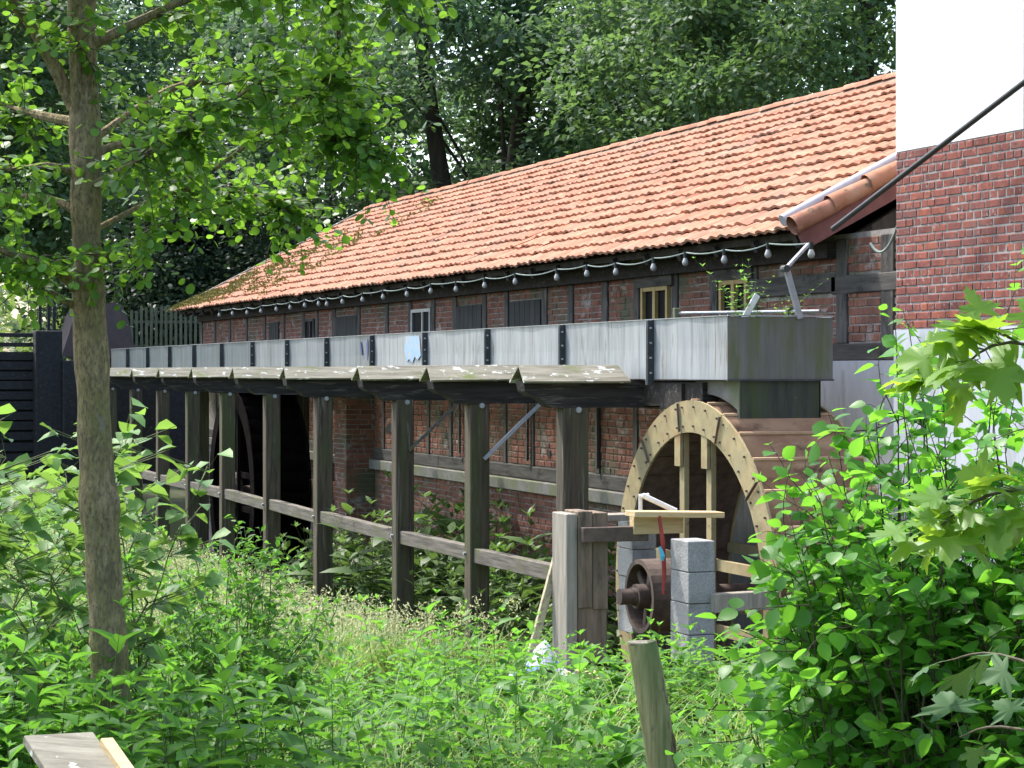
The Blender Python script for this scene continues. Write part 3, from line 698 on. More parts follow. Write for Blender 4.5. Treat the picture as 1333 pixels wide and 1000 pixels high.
MB().box((-34, (FY0+FY1)/2, FZ0+.33), (31.9, FY1-FY0-.03, .01)).build('water_surface', 'water', FL)
# outlet below the end: dark plate facing along the flume, mottled curved cheeks
ob = MB(); ax, az = -18.77, .505
ob.box((FX-.03, (FY0+FY1)/2+.02, 2.33), (.02, FY1-FY0-.25, .37)).build('outlet_plate', 'dark_box', FL)
for y in (FY0+.13, FY1-.11):
    poly = [(FX-.02, FZ0-.01), (FX-.02, 2.14)]
    for t in np.linspace(0, 1, 6): 
        xx = FX-.06-.85*t; poly.append((xx, az+math.sqrt(max(.01, 1.86**2-(xx-ax)**2))+.02))
    poly.append((FX-.95, FZ0-.01)); MB().prism(poly, 'y', y-.008, y+.008).build('outlet_cheek', 'dark_box' if y > 9 else 'ledge', FL)
st_ = MB(); pts = [(-.36, 2.86), (-.30, 3.06), (.3, 3.06), (.36, 2.80), (.22, 2.74), (.1, 2.79), (0, 2.71), (-.15, 2.76), (-.24, 2.72)]
st_.prism([(-27.55+p[0], p[1]) for p in pts], 'y', FY0-.012, FY0-.006).build('torn_sticker', 'blue_sticker', FL)
dm = MB(); dm.prism([(-29.72, 2.98), (-29.66, 3.05), (-29.62, 2.9), (-29.67, 2.75)], 'y', FY0-.012, FY0-.006); dm.prism([(-30.05, 3.0), (-30.0, 3.02), (-29.93, 2.84), (-29.98, 2.82)], 'y', FY0-.012, FY0-.006)
dm.build('paint_mark', 'dark_blue_mark', FL)
# rods and fittings on top of the flume end
GT = thing('sluice_rod', 'slim steel rod lying across the open top of the flume end', 'rod', (-18.4, 9, 3.1))
MB().tube([(-19.3, 8.67, 3.155), (-18.12, 9.62, 3.155)], .016, 8).build('bar', 'grey_metal', GT)
for p in ((-19.27, 8.69), (-18.36, 9.43)): MB().box((p[0], p[1], 3.15), (.06, .06, .11), ch=.005).build('bracket', 'picket_wood', GT)
LV = thing('control_lever', 'grey jointed metal lever reaching from the flume end up to the eave', 'lever', (-17.95, 9.33, 3.1))
MB().box((-17.97, 9.27, 3.32), (.03, .055, .50), rx=.30).build('lower_bar', 'grey_metal', LV)
a_, b_ = Vector((-17.99, 9.20, 3.53)), Vector((-18.35, 9.62, 3.78)); MB().tube([a_, b_], .022, 6).build('upper_bar', 'grey_metal', LV)
MB().tube([(-17.93, 9.19, 3.535), (-18.03, 9.20, 3.535)], .034, 10).build('pivot', 'dark_steel', LV)
tag(MB().box((-18.15, 8.93, 3.19), (.02, .06, .26), rx=-.55, ch=.004).build('metal_strap', 'white_paint'), 'short pale metal strap sticking up out of the flume end', 'strap')

# ------------------------------------------------------------------ trestle under the flume
TR = thing('flume_trestle', 'weathered timber trestle of posts, capped cross-beams and rails under the flume', 'trestle', (-30, 8, -1))
px_ = [-20.2, -23.1, -25.9, -29.7, -32.7, -35.8, -38.6, -41.4, -44.2, -47.2]
PYC = 7.98
for i, x in enumerate(px_):
    tl = random.uniform(-.01, .01)
    for (yy, nm) in ((PYC, 'front'), (9.98 if i > 5 else 0, 'back')):
        if yy == 0: continue
        MB().box((x, yy, .3), (.21, .23 if i else .27, 3.9), ry=tl, rx=tl*.6, ch=.012).build('post', 'post_wood', TR, origin=(x, yy, -1.6))
    # cross-beam with a rounded nose
    z0, z1 = 2.235, 2.50; nose = [(7.42, z1), (7.44, z1-.10), (7.50, z1-.15), (7.60, z1-.17), (7.68, z1-.24), (7.74, z0), (9.95, z0), (9.95, z1)]
    cb = MB().prism(nose, 'x', x-.11, x+.11).build('cross_beam', 'beam_wood', TR, origin=(x, 8, z0))
    cy0, cy1 = 7.40+random.uniform(-.03, .02), 8.52
    for s_ in (-1, 1):
        e = .012; sk = random.uniform(-.015, .015)
        v = [(x, cy0, z1+.14), (x, cy1-.06, z1+.14+sk), (x+s_*.20, cy1, z1-.02+sk), (x+s_*.20, cy0-.02, z1-.02)]
        nrm = Vector((s_*.65, 0, .75))*.026
        MB().add([*v, *[tuple(Vector(p)+nrm) for p in v]], [(0, 1, 2, 3), (4, 5, 6, 7), (0, 1, 5, 4), (1, 2, 6, 5), (2, 3, 7, 6), (3, 0, 4, 7)]).build('cap_board', 'cap_wood', cb)
    MB().tube([(x+.1, PYC+.02, z0-.02), (x+.13, PYC+.02, z0-.02)], .03, 8).build('bolt', 'grey_metal', TR)
    MB().tube([(x-.05, PYC-.115, .56), (x-.05, PYC-.145, .56)], .02, 8).build('bolt', 'grey_metal', TR)
for a_, b_ in zip(px_[:-1], px_[1:]):
    sk = random.uniform(-.03, .03)
    MB().box(((a_+b_)/2, PYC-.02, .555), (a_-b_-.215, .11, .165), ry=sk*.3, ch=.008).build('rail', 'rail_wood', TR)
for y in (8.78, 9.5): MB().box((-34.2, y, 2.375), (31, .16, .235)).build('stringer', 'beam_wood', TR)
MB().box((-19.35, 9.14, 2.36), (.5, .95, .24)).build('stringer_end', 'beam_wood', TR)
for x, (y0, z0, y1, z1) in ((-25.9, (8.02, 1.62, 8.74, 2.28)), (-23.1, (8.02, 1.62, 8.74, 2.28))):
    MB().tube([(x+.13, y0, z0), (x+.13, y1, z1)], .028, 4).build('strut', 'rail_wood' if x < -25 else 'grey_metal', TR)

# ------------------------------------------------------------------ water wheels
def water_wheel(ax, az, y0, y1, label, mats, detail=True):
    W_ = thing('water_wheel', label, 'water wheel', (ax, (y0+y1)/2, az-1.82), 'overshot wheels below the flume')
    Ro, Ri = 1.82, 1.52; ns = 12
    for yf, nm in ((y0, 0), (y1, 1)):
        for k in range(ns):
            m_ = MB(); n_ = 6; vs = []; a0 = 2*math.pi*(k+.28)/ns+.004; a1 = 2*math.pi*(k+1.28)/ns-.004
            for j in range(n_+1):
                a = a0+(a1-a0)*j/n_
                for r in (Ri, Ro):
                    for dy in (-.012, .012): vs.append((ax+r*math.cos(a), yf+dy, az+r*math.sin(a)))
            fs = []
            for j in range(n_):
                b0 = 4*j; fs += [(b0, b0+2, b0+6, b0+4), (b0+1, b0+5, b0+7, b0+3), (b0+2, b0+3, b0+7, b0+6), (b0, b0+4, b0+5, b0+1)]
            fs += [(0, 1, 3, 2), (4*n_, 4*n_+2, 4*n_+3, 4*n_+1)]
            pl = m_.add(vs, fs).build('rim_plate', mats[0], W_)
            if nm == 0 and detail:
                bl = MB()
                for j in range(7):
                    a = a0+(a1-a0)*(j+.5)/7
                    for r in (Ri+.06, Ri+.15+.05*(j % 2), Ro-.06):
                        if (j+int(r*100)) % 2: continue
                        p = Vector((ax+r*math.cos(a), yf-.012, az+r*math.sin(a))); bl.tube([p, p+Vector((0, -.018, 0))], .011, 6)
                tag(bl.build('bolting', 'rust_dark', pl), kind='stuff')
                a = a1+.004; ba = MB().box((ax+(Ri+Ro)/2*math.cos(a), yf-.03, az+(Ri+Ro)/2*math.sin(a)), (Ro-Ri-.03, .02, .012), ry=-a); ba.build('joint_angle', 'rust_dark', pl)
    dr = MB(); n_ = 60
    for j in range(n_):
        a = 2*math.pi*j/n_
        for y in (y0+.013, y1-.013): dr.v.append((ax+(Ri+.012)*math.cos(a), y, az+(Ri+.012)*math.sin(a)))
    for j in range(n_): a = 2*j; b_ = 2*((j+1) % n_); dr.f.append((a, a+1, b_+1, b_))
    dr.build('drum', mats[2], W_)
    nb = 32
    for k in range(nb):
        a = 2*math.pi*k/nb+.03; prof_ = [(Ri+.014, a-.02), (Ri+.05, a), (Ri+.12, a+.045), (Ri+.20, a+.10), (Ri+.27, a+.15), (Ro-.008, a+.188)]
        m_ = MB()
        for (r, t) in prof_:
            for y in (y0+.013, y1-.013): m_.v.append((ax+r*math.cos(t), y, az+r*math.sin(t)))
        for (r, t) in prof_:
            for y in (y0+.013, y1-.013): m_.v.append((ax+(r-.012)*math.cos(t), y, az+(r-.012)*math.sin(t)))
        np_ = len(prof_)
        for j in range(np_-1):
            m_.f.append((2*j, 2*j+1, 2*j+3, 2*j+2)); q = 2*np_; m_.f.append((q+2*j, q+2*j+2, q+2*j+3, q+2*j+1))
        e = 2*(np_-1); m_.f.append((e, e+1, 2*np_+e+1, 2*np_+e))
        bk = m_.build('bucket', mats[1], W_, smooth=True)
        if detail: MB().tube([(ax+(Ro-.004)*math.cos(a+.188), y0+.013, az+(Ro-.004)*math.sin(a+.188)), (ax+(Ro-.004)*math.cos(a+.188), y1-.013, az+(Ro-.004)*math.sin(a+.188))], .019, 6).build('lip', 'rust_lip_highlight', bk)
    for y in (y0+.06, y1-.06):
        for s_ in (-1, 1):
            MB().box((ax+s_*.30, y, az), (.105, .05, 2*Ri*.99)).build('arm', mats[0], W_)
            MB().box((ax, y+.052, az+s_*.30), (2*Ri*.99, .05, .10)).build('arm', mats[0], W_)
            if y < (y0+y1)/2 and detail:
                for e in (-1, 1): MB().box((ax+s_*.30-.02, y-.05, az+e*1.42), (.13, .03, .46)).build('arm_plate', mats[0], W_)
    MB().tube([(ax, y0-.62, az), (ax, y1+.4, az)], .085, 14).build('axle', 'rust_dark', W_, smooth=True)
    for y in (y0+.05, y1-.05): MB().tube([(ax, y-.09, az), (ax, y+.09, az)], .33, 16).build('hub', 'rust_dark', W_)
    return W_
WHX, WHZ = -18.72, .505
water_wheel(WHX, WHZ, 8.60, 9.72, 'cream painted water wheel with rusty buckets below the open flume end', ('rim_paint', 'rust', 'rust_dark'))
water_wheel(-38.7, .45, 8.70, 9.70, 'dark rusty water wheel in deep shade behind the trestle posts', ('shaded_wheel', 'shaded_wheel', 'shaded_wheel'), False)

# ------------------------------------------------------------------ machinery in front of the wheel
PU = thing('belt_pulley', 'rusty iron belt pulley with spokes on the end of the wheel axle', 'pulley', (WHX, 8.2, WHZ-.31))
m_ = MB(); n_ = 28
for (r, y) in ((.345, 8.06), (.345, 8.42), (.30, 8.42), (.30, 8.06)):
    for j in range(n_): a = 2*math.pi*j/n_; m_.v.append((WHX+r*math.cos(a), y, WHZ+r*math.sin(a)))
for q in range(4):
    for j in range(n_): a = q*n_+j; b_ = q*n_+(j+1) % n_; c_ = ((q+1) % 4)*n_; m_.f.append((a, b_, c_+(j+1) % n_, c_+j))
m_.build('rim', 'rust_dark', PU)
for k in range(6):
    a = math.pi*k/3+.3; MB().box((WHX+.19*math.cos(a), 8.16, WHZ+.18*math.sin(a)), (.25, .045, .075), ry=-a, ch=.008).build('spoke', 'rust_dark', PU)
MB().tube([(WHX, 8.02, WHZ), (WHX, 8.36, WHZ)], .115, 16).build('hub', 'rust_dark', PU, smooth=True)
MB().tube([(WHX, 7.86, WHZ), (WHX, 8.04, WHZ)], .075, 16).build('shaft_end', 'rust_dark', PU, smooth=True)
def stack(x, y, zb_, n, label, rot, grp, face, notch=False):
    for k in range(n):
        o = MB().box((x+random.uniform(-.008, .008), y+random.uniform(-.006, .006), zb_+.125+k*.268), (.365, .25, .262), rz=rot+random.uniform(-.02, .02), ch=.006)
        if k == n-1: lb = 'topmost grey concrete block '+label
        elif k == 0: lb = 'lowest grey concrete block '+label
        else: lb = ('grey concrete block just above the lowest ' if k == 1 else 'grey concrete block just under the topmost ')+label
        tag(o.build('concrete_block', 'concrete', origin=(x, y, zb_+k*.268)), lb, 'block', grp)
stack(-17.15, 7.89, .09, 4, 'in the pillar right of the belt pulley', 0, 'blocks in the bearing pillars', 0)
stack(-19.38, 8.33, .10, 4, 'in the pillar behind the belt pulley', 0, 'blocks in the bearing pillars', 0)
TB = thing('timber_block', 'stout upright block of old planks beside the belt pulley', 'timber block', (-17.98, 7.2, 0))
zt = 1.35; g0 = float(gz(-17.9, 7.2))-.1
MB().box((-17.98, 7.03, (zt+g0)/2), (.36, .10, zt-g0), ch=.008).build('plank', 'grey_plank', TB)
for q, x in enumerate((-18.06, -17.90)):
    pass
for q, y in enumerate((7.155, 7.30)): MB().box((-17.97, y, (zt-.03*q+.5)/2+.02), (.34, .138, zt-.5), ch=.006).build('plank', 'old_plank', TB)
MB().box((-17.97, 7.23, .28), (.30, .28, .5), ch=.01).build('plank', 'old_plank', TB)
MB().box((-17.72, 7.40, 1.17), (.07, .62, .13), ch=.006).build('crosspiece', 'rust_dark', TB)
NT = thing('new_timber_beam', 'pale yellow new timber beam laid across the concrete pillars', 'beam', (-17.4, 7.9, 1.2))
MB().box((-17.72, 7.80, 1.25), (.10, .48, .17), rz=.0, ch=.004).build('bearer', 'new_timber', NT)
MB().box((-17.55, 7.90, 1.345), (.22, .86, .05), rx=-.03, ch=.004).build('board', 'new_timber', NT)
PL_ = thing('steel_lever', 'bent white steel lever leaning over the new timber beam', 'lever', (-17.8, 7.8, 1.37))
MB().tube([(-17.85, 7.70, 1.25), (-17.85, 7.70, 1.50), (-17.80, 7.76, 1.50)], .02, 8).build('upright', 'white_paint', PL_)
MB().tube([(-17.80, 7.70, 1.50), (-17.70, 7.98, 1.36)], .024, 8).build('arm', 'white_paint', PL_)
tag(MB().tube([(-17.44, 7.70, 1.34), (-17.40, 7.72, 1.10), (-17.42, 7.74, .85), (-17.42, 7.73, .66)], [.016, .022, .02, .012], 6, flat=.3).build('strap', 'red_strap'), 'dark red strap hanging between the concrete pillars', 'strap')
tag(MB().tube([(-17.36, 7.67, 1.08), (-17.34, 7.69, 1.0), (-17.35, 7.69, .96)], [.012, .024, .016], 6, flat=.4).build('tape', 'cyan_tape'), 'scrap of light blue tape tied to the red strap', 'tape')
tag(MB().box((-19.2, 8.0, 1.215), (.30, .8, .06), ch=.004).build('plank', 'grey_plank'), 'grey plank resting on the pillar behind the belt pulley', 'plank')
tag(MB().box((-17.0, 8.28, .62), (.12, .62, .16), rz=.15, ch=.005).build('plank', 'grey_plank'), 'pale weathered beam running from the concrete pillar to the wheel', 'beam')
for k, (x, y, z, L_, rz, m_) in enumerate(((-17.3, 7.2, .22, .7, .6, 'new_timber'), (-17.0, 7.45, .18, .55, 1.2, 'old_plank'), (-16.9, 7.1, .2, .6, 2.2, 'new_timber'), (-17.5, 6.9, .25, .5, .2, 'cut_wood'), (-16.7, 8.0, .16, .5, .9, 'old_plank'), (-16.9, 8.3, .22, .45, 1.5, 'cut_wood'))):
    tag(MB().box((x, y, float(gz(x, y))+z*.35), (L_, .11, .06), rz=rz, ry=.12, rx=.1, ch=.004).build('offcut', m_), ['short pale offcut lying before the belt pulley', 'dark old offcut lying before the concrete pillar', 'long pale offcut lying among the weeds by the pillars', 'short sawn offcut beside the timber block', 'dark offcut at the foot of the wheel', 'sawn offcut at the foot of the wheel'][k], 'offcut')
# blue tarpaulin and leaning stick
m_ = MB(); nu, nv = 14, 9
for i in range(nu):
    for j in range(nv):
        u, v = i/(nu-1), j/(nv-1); x = -18.0+.5*v; y = 6.35+.62*u
        z = float(gz(x, y))+.02+.40*math.sin(u*2.6)*math.sin(.3+v*2.4)*(.75+.25*math.sin(u*9+v*4))+.03*math.sin(u*23)*math.cos(v*19)
        m_.v.append((x, y, z))
for i in range(nu-1):
    for j in range(nv-1): a = i*nv+j; m_.f.append((a, a+nv, a+nv+1, a+1))
tag(m_.build('tarpaulin', 'tarp', smooth=True), 'crumpled blue and white tarpaulin heaped beside the timber block', 'tarpaulin')
tag(MB().box((-18.2, 6.93, .55), (.05, .07, 1.0), rx=-.28, ch=.004).build('stick', 'cut_wood'), 'pale batten leaning against the timber block', 'batten')

# ------------------------------------------------------------------ near posts
sx, sy = -8.66, 4.0; g0 = float(gz(sx, sy))
FP = thing('fence_post', 'round greenish wooden fence post standing alone among the weeds', 'post', (sx, sy, g0))
top = Vector((-8.74, 3.775, 1.42)); bot = Vector((-8.655, 4.01, g0-.1)); pts = []; rad = []
for t in np.linspace(0, 1, 12): pts.append(bot.lerp(top, t)+Vector((.004*math.sin(t*9), .005*math.cos(t*7), 0))); rad.append(.071-.006*t+.0025*math.sin(t*17))
MB().tube(pts, rad, 18).build('shaft', 'peeled_wood', FP, smooth=True)
MB().tube([top+Vector((0, 0, -.002)), top+Vector((0, 0, .004))], .060, 18).build('cut_top', 'cut_wood', FP)
kn = MB()
for k in range(9):
    o_ = Vector((.046+.01*math.sin(k*2.1), .046-.012*math.cos(k*1.7), 0)); kn.tube([bot.lerp(top, .885-.025*k)+o_*.95, bot.lerp(top, .865-.026*k)+o_*1.0, bot.lerp(top, .835-.03*k)+o_*.93], [.004, .009, .004], 6)
kn.build('bark_strip', 'bark', FP, smooth=True)
BX, BY = -7.05, 1.08
BP = thing('capped_post', 'low wooden post with a sloping grey board cap in the weeds', 'post', (BX, BY, float(gz(BX, BY))))
MB().box((BX, BY, .78), (.14, .14, 1.1), ch=.006).build('shaft', 'old_plank', BP)
MB().box((BX, BY-.012, 1.36), (.26, .24, .03), rz=.25, ry=.42, rx=-.05, ch=.003).build('cap_board', 'cap_wood', BP)
MB().box((BX+.035, BY+.135, 1.335), (.26, .045, .05), rz=.25, ry=.42, rx=-.05, ch=.003).build('side_batten', 'new_timber', BP)

# ------------------------------------------------------------------ sluice and fence at the far end
SG = thing('sluice_gate', 'black timber sluice with horizontal beams at the head of the flume', 'sluice', (-52.5, 6.5, 0))
for k, z in enumerate((3.45, 3.22, 2.95, 2.72, 2.49, 2.26, 2.02, 1.78, 1.54, 1.3, 1.06, .8, .55, .3)):
    MB().box((-52.6, 5.0, z), (.10+.04*(k % 2), 4.4, .20 if k > 1 else .1), ch=.01).build('board', 'black_wood', SG)
MB().box((-52.75, 5.0, 1.4), (.06, 4.4, 3.0)).build('backing', 'black_wood', SG)
MB().box((-52.3, 7.35, 1.8), (.5, .62, 3.5), ch=.02).build('post', 'black_wood', SG)
MB().box((-52.0, 7.9, 1.4), (.35, .5, 2.9), ch=.02).build('post', 'black_wood', SG)
for y in (7.22, 7.42, 7.55): MB().box((-52.6, y, 3.9), (.06, .07, .95)).build('guide_rail', 'black_wood', SG)
MB().box((-52.35, 9.3, 1.2), (.3, 1.6, 2.6)).build('headwall', 'black_wood', SG)
HD = MB().prism([(8.0, 2.95), (9.85, 2.95), (9.62, 4.0), (9.45, 4.28), (8.5, 4.28), (8.33, 4.0)], 'x', -56, -54.5)
tag(HD.build('hood', 'dark_hood'), 'dull brown tapering metal hood standing behind the sluice', 'hood')
PF = thing('picket_fence', 'old greenish picket fence between the hood and the mill gable', 'fence', (-57.5, 11.4, 3))
for k in range(19):
    t = k/18; x = -57.96+.8*t; y = 10.35+2.2*t
    MB().box((x, y, 3.62+random.uniform(-.05, .05)), (.03, .068, 1.35-.25*(k < 2)), rx=random.uniform(-.02, .02)).build('picket', 'picket_wood', PF)
for z in (3.25, 3.9): MB().box((-57.60, 11.45, z), (.04, 2.4, .07), rz=-.35).build('fence_rail', 'picket_wood', PF)
MB().box((-57.7, 11.4, 1.45), (.4, 4.5, 2.9), rz=-.35).build('base_wall', 'black_wood', PF)

# ------------------------------------------------------------------ the near tree
def limb_path(pts, n=8):
    pts = [Vector(p) for p in pts]; out = []
    for i in range(len(pts)-1):
        p0 = pts[max(i-1, 0)]; p1 = pts[i]; p2 = pts[i+1]; p3 = pts[min(i+2, len(pts)-1)]
        for t in np.linspace(0, 1, n, endpoint=False):
            out.append(.5*((2*p1)+(p2-p0)*t+(2*p0-5*p1+4*p2-p3)*t*t+(3*p1-p0-3*p2+p3)*t**3))
    out.append(pts[-1]); return out
def cp(px, py, d):                                    # a point given by its bearing and height angle from the origin of the survey
    u = (px-666.5)/2850; return Vector(((-CC+u*CS)*d, (CS+u*CC)*d, EYE+(483-py)/2850*d))
def twigs_on(cl, path, n, Lr, leafL, wr, droop=.1, per=(7, 12), start=.25, spread=1.):
    for _ in range(n):
        t = start+(1-start)*random.random()**.8; i = min(int(t*(len(path)-1)), len(path)-2); p = np.array(path[i].lerp(path[i+1], random.random()))
        tan = np.array((path[i+1]-path[i]).normalized()); d = unit(tan*.7+rng.normal(0, spread, 3)*np.array([1, 1, .7])+np.array([0, 0, -droop]))
        L_ = random.uniform(*Lr); twig(cl, p, d, L_, leafL, wr, random.randint(*per))
def twig(cl, p, d, L_, leafL, wr, k, droop=.25, r=.0035):
    pts = [p]; q = p.copy(); dd = d.copy()
    for s_ in range(4):
        dd = unit(dd+rng.normal(0, .16, 3)+np.array([0, 0, -droop*.15])); q = q+dd*L_/4; pts.append(q)
    pts = np.array(pts); cl.stems(pts[:-1], pts[1:], np.linspace(r, r*.5, 4), np.linspace(r*.85, r*.4, 4))
    ts = np.linspace(.15, 1, k)*4; ii = np.minimum(ts.astype(int), 3); fr_ = (ts-ii)[:, None]
    P_ = pts[ii]*(1-fr_)+pts[ii+1]*fr_
    side = unit(np.cross(np.broadcast_to(dd, (k, 3)), rng.normal(0, .5, (k, 3))+np.array([0, 0, 1.])))*np.where(np.arange(k) % 2, 1, -1)[:, None]
    A_ = unit(side+dd*.5+rng.normal(0, .3, (k, 3))+np.array([0, 0, -.15])); N_ = unit(np.array([0, 0, 1.])+rng.normal(0, .45, (k, 3)))
    Ls = leafL*rng.uniform(.65, 1.15, k); cl.stems(P_, P_+A_*leafL*.25, .0012, .001)
    cl.add(P_+A_*leafL*.22, A_, N_, Ls, Ls*wr, .35+rng.normal(0, .13, k))
tb = cp(143, 930, 11); tb.z = float(gz(tb.x, tb.y))
TREE = thing('alder_tree', 'slim mossy alder tree with spreading leafy branches beside the path', 'tree', tuple(tb))
trunk_pts = [tb+Vector((0, .02, -.15)), cp(143, 900, 11), cp(136, 760, 11), cp(127, 640, 11), cp(120, 480, 11), cp(113, 320, 11), cp(112, 180, 11), cp(108, 60, 11), cp(104, -80, 11), cp(98, -420, 11.1), cp(90, -900, 11.2)]
tp = limb_path(trunk_pts, 12); tr = []
for i, p in enumerate(tp):
    z = p.z; r = np.interp(z, [.0, .5, 1.0, 1.5, 2.1, 3, 4, 4.6, 6, 8], [.15, .125, .104, .100, .096, .087, .080, .076, .055, .02])
    r *= 1+.035*math.sin(z*7.3)+.03*math.sin(z*17)+(.16*math.exp(-((z-1.93)/.09)**2))+.10*math.exp(-((z-2.62)/.10)**2)+.06*math.exp(-((z-3.85)/.12)**2)
    tr.append(float(r)*.9)
tm = MB().tube(tp, tr, 28)
limbs = [([(97, 140, 11), (62, 70, 10.9), (20, 5, 10.8), (-60, -90, 10.6), (-160, -160, 10.4)], .040),
         ([(106, 190, 11), (99, 110, 10.92), (98, 50, 10.85), (94, -40, 10.7), (60, -200, 10.5)], .036),
         ([(100, 225, 11), (60, 216, 10.9), (0, 220, 10.7), (-120, 190, 10.4)], .024),
         ([(100, 275, 11), (60, 258, 11.1), (0, 254, 11.3), (-100, 240, 11.6)], .026),
         ([(104, 378, 11), (75, 352, 10.8), (40, 340, 10.6), (0, 326, 10.4), (-90, 290, 10.2)], .036),
         ([(100, 400, 11), (60, 378, 10.9), (10, 355, 10.7), (-50, 350, 10.5)], .022),
         ([(100, 160, 11), (50, 150, 11.2), (0, 135, 11.5), (-90, 90, 12)], .03),
         ([(125, 200, 11), (150, 190, 11.1), (185, 188, 11.3), (215, 205, 11.6), (260, 235, 12)], .025),
         ([(124, 240, 10.95), (170, 215, 10.8), (220, 182, 10.6), (280, 145, 10.3), (350, 100, 10.1)], .022),
         ([(280, 220, 11.5), (340, 175, 11.4), (400, 120, 11.3), (440, 95, 11.3)], .013),
         ([(124, 345, 11), (145, 332, 10.9), (165, 315, 10.8), (215, 290, 10.6)], .016),
         ([(118, 60, 11), (200, 20, 11), (320, -30, 10.9), (450, -40, 10.8), (560, 0, 10.7)], .03),
         ([(112, 0, 11), (220, -70, 11.4), (340, -80, 11.8), (430, 0, 12), (440, 110, 12.1), (425, 190, 12.1)], .03),
         ([(108, -60, 11), (240, -160, 10.6), (420, -170, 10.2), (560, -80, 10)], .035),
         ([(124, 180, 11.05), (240, 110, 11.6), (360, 120, 12), (440, 150, 12.1), (490, 205, 12.1)], .022),
         ([(122, 300, 11.05), (230, 250, 11.7), (310, 250, 12.1), (380, 270, 12.3)], .018)]
lp = []
for pts, r in limbs:
    path = limb_path([cp(*p) for p in pts], 6); lp.append(path)
    tm.tube(path, [r*(1-.78*i/(len(path)-1)) for i in range(len(path))], 8)
# upper crown limbs, above the picture
for k in range(14):
    z = random.uniform(4.8, 8); a = k*2.4; p0 = Vector((tb.x-.1, tb.y-.2, z)); Lm = 2.6*(1-(z-4.8)/5)
    path = limb_path([p0, p0+Vector((math.cos(a)*Lm*.4, math.sin(a)*Lm*.4, .35)), p0+Vector((math.cos(a)*Lm, math.sin(a)*Lm, .5))], 6)
    lp.append(path); tm.tube(path, [.035*(1-.8*i/(len(path)-1)) for i in range(len(path))], 6)
from mathutils import noise as mno
for i in range(len(tp)*28):                           # bark relief, burls
    p = Vector(tm.v[i]); c_ = tp[i//28]; q = p-c_
    k = 1+.09*mno.noise(Vector((p.x*9, p.y*9, p.z*5)))+.05*mno.noise(Vector((p.x*30, p.y*30, p.z*9)))
    tm.v[i] = tuple(c_+q*k)
tm.build('trunk', 'bark', TREE, smooth=True)
cl = Cloud(tmpl_round())
for k, path in enumerate(lp):
    n_ = [45, 30, 40, 46, 36, 24, 60, 52, 90, 60, 26, 110, 130, 110, 110, 60][k] if k < 16 else 14
    twigs_on(cl, path, n_, (.18, .45), .056, .9, per=(8, 13), start=.2 if k > 6 else .35, spread=1.1)
cl.build('crown', 'alder_leaf', 'twig', TREE)

# ------------------------------------------------------------------ big trees behind
def big_tree(name, label, px, d, width, height, crown, lm, nclump, per, leafL, group, seed, tilt=0., fork=None, trunk_mat='dark_bark', zmin=3.):
    R_ = np.random.default_rng(seed); random.seed(seed)
    b_ = cp(px, 483, d); gzv = float(gz(b_.x, b_.y)); b_.z = gzv
    T_ = thing(name, label, 'tree', tuple(b_), group)
    tm = MB(); axis = Vector((CS, CC, 0))            # sideways as one faces the wood from the yard
    heads = []
    for (off, lean) in (fork or [(0, tilt)]):
        pts = [b_+axis*off*.3+Vector((0, 0, -.3)), b_+axis*off*.6+Vector((0, 0, height*.2)), b_+axis*(off+lean*.4)+Vector((0, 0, height*.5)), b_+axis*(off+lean)+Vector((0, 0, height*.95))]
        path = limb_path(pts, 6); r0 = width/2*(.72 if fork else 1)
        tm.tube(path, [r0*(1.25 if i == 0 else 1)*(1-.8*i/(len(path)-1)) for i in range(len(path))], 12)
        heads.append(path)
    cx, cz, rx, ry, rz = crown; C_ = b_+axis*cx+Vector((0, 0, cz)); Y_ = Vector((-CC, CS, 0))
    cs = R_.normal(size=(nclump, 3)); cs = cs/np.linalg.norm(cs, axis=1, keepdims=True)*(R_.uniform(.15, 1, (nclump, 1))**.5)
    ctr = np.array([np.array(C_)+c_[0]*rx*np.array(axis)+c_[1]*ry*np.array(Y_)+np.array([0, 0, c_[2]*rz]) for c_ in cs])
    ctr = ctr[ctr[:, 2] > zmin]
    lat = (ctr-np.array(b_)) @ np.array(axis); fwd = (ctr-np.array(b_)) @ np.array(Y_)
    ctr = ctr[~((np.abs(lat) < .45+.7*width) & (fwd < .8) & (ctr[:, 2] < 10.5) & (ctr[:, 2] > 6))]        # the hollow round the trunk
    for c_ in ctr[::22]:
        path = random.choice(heads); v = Vector(c_); i = min(len(path)-2, max(1, int(len(path)*min(.9, max(.12, (c_[2]-1.5)/height)))))
        p0 = path[i]; md = p0.lerp(v, .5)+Vector((0, 0, random.uniform(-.2, .5)))
        tm.tube(limb_path([p0, md, v], 4), [.075*(1-.85*k/8) for k in range(9)], 6, caps=False)
    tm.build('trunk', trunk_mat, T_, smooth=True)
    cl = Cloud(tmpl_diamond())
    for c_ in ctr:
        n_ = max(10, int(1.9*per*R_.uniform(.5, 1.4))); sg = R_.uniform(.35, .75)
        off = R_.normal(size=(n_, 3))*np.array([sg, sg, sg*.55]); P_ = c_+off
        A_ = unit(off+R_.normal(0, .4, (n_, 3))+np.array([0, 0, -.15])); N_ = unit(np.array([0, 0, 1.])+R_.normal(0, .5, (n_, 3)))
        L_ = .92*leafL*R_.uniform(.6, 1.25, n_); cl.add(P_, A_, N_, L_, L_*.62, .45+R_.normal(0, .2)+R_.normal(0, .12, n_))
    cl.build('crown', lm, 'twig', T_)
GB = 'tall trees behind the mill'
big_tree('oak_tree', 'huge oak with a forked dark trunk rising behind the roof ridge', 622, 63, 1.5, 19, (0, 10.5, 8.0, 5.5, 6.5), 'oak_leaf_hazed', 235, 120, .27, GB, 11, fork=[(-.35, -2.0), (.45, 1.6)], zmin=7.2)
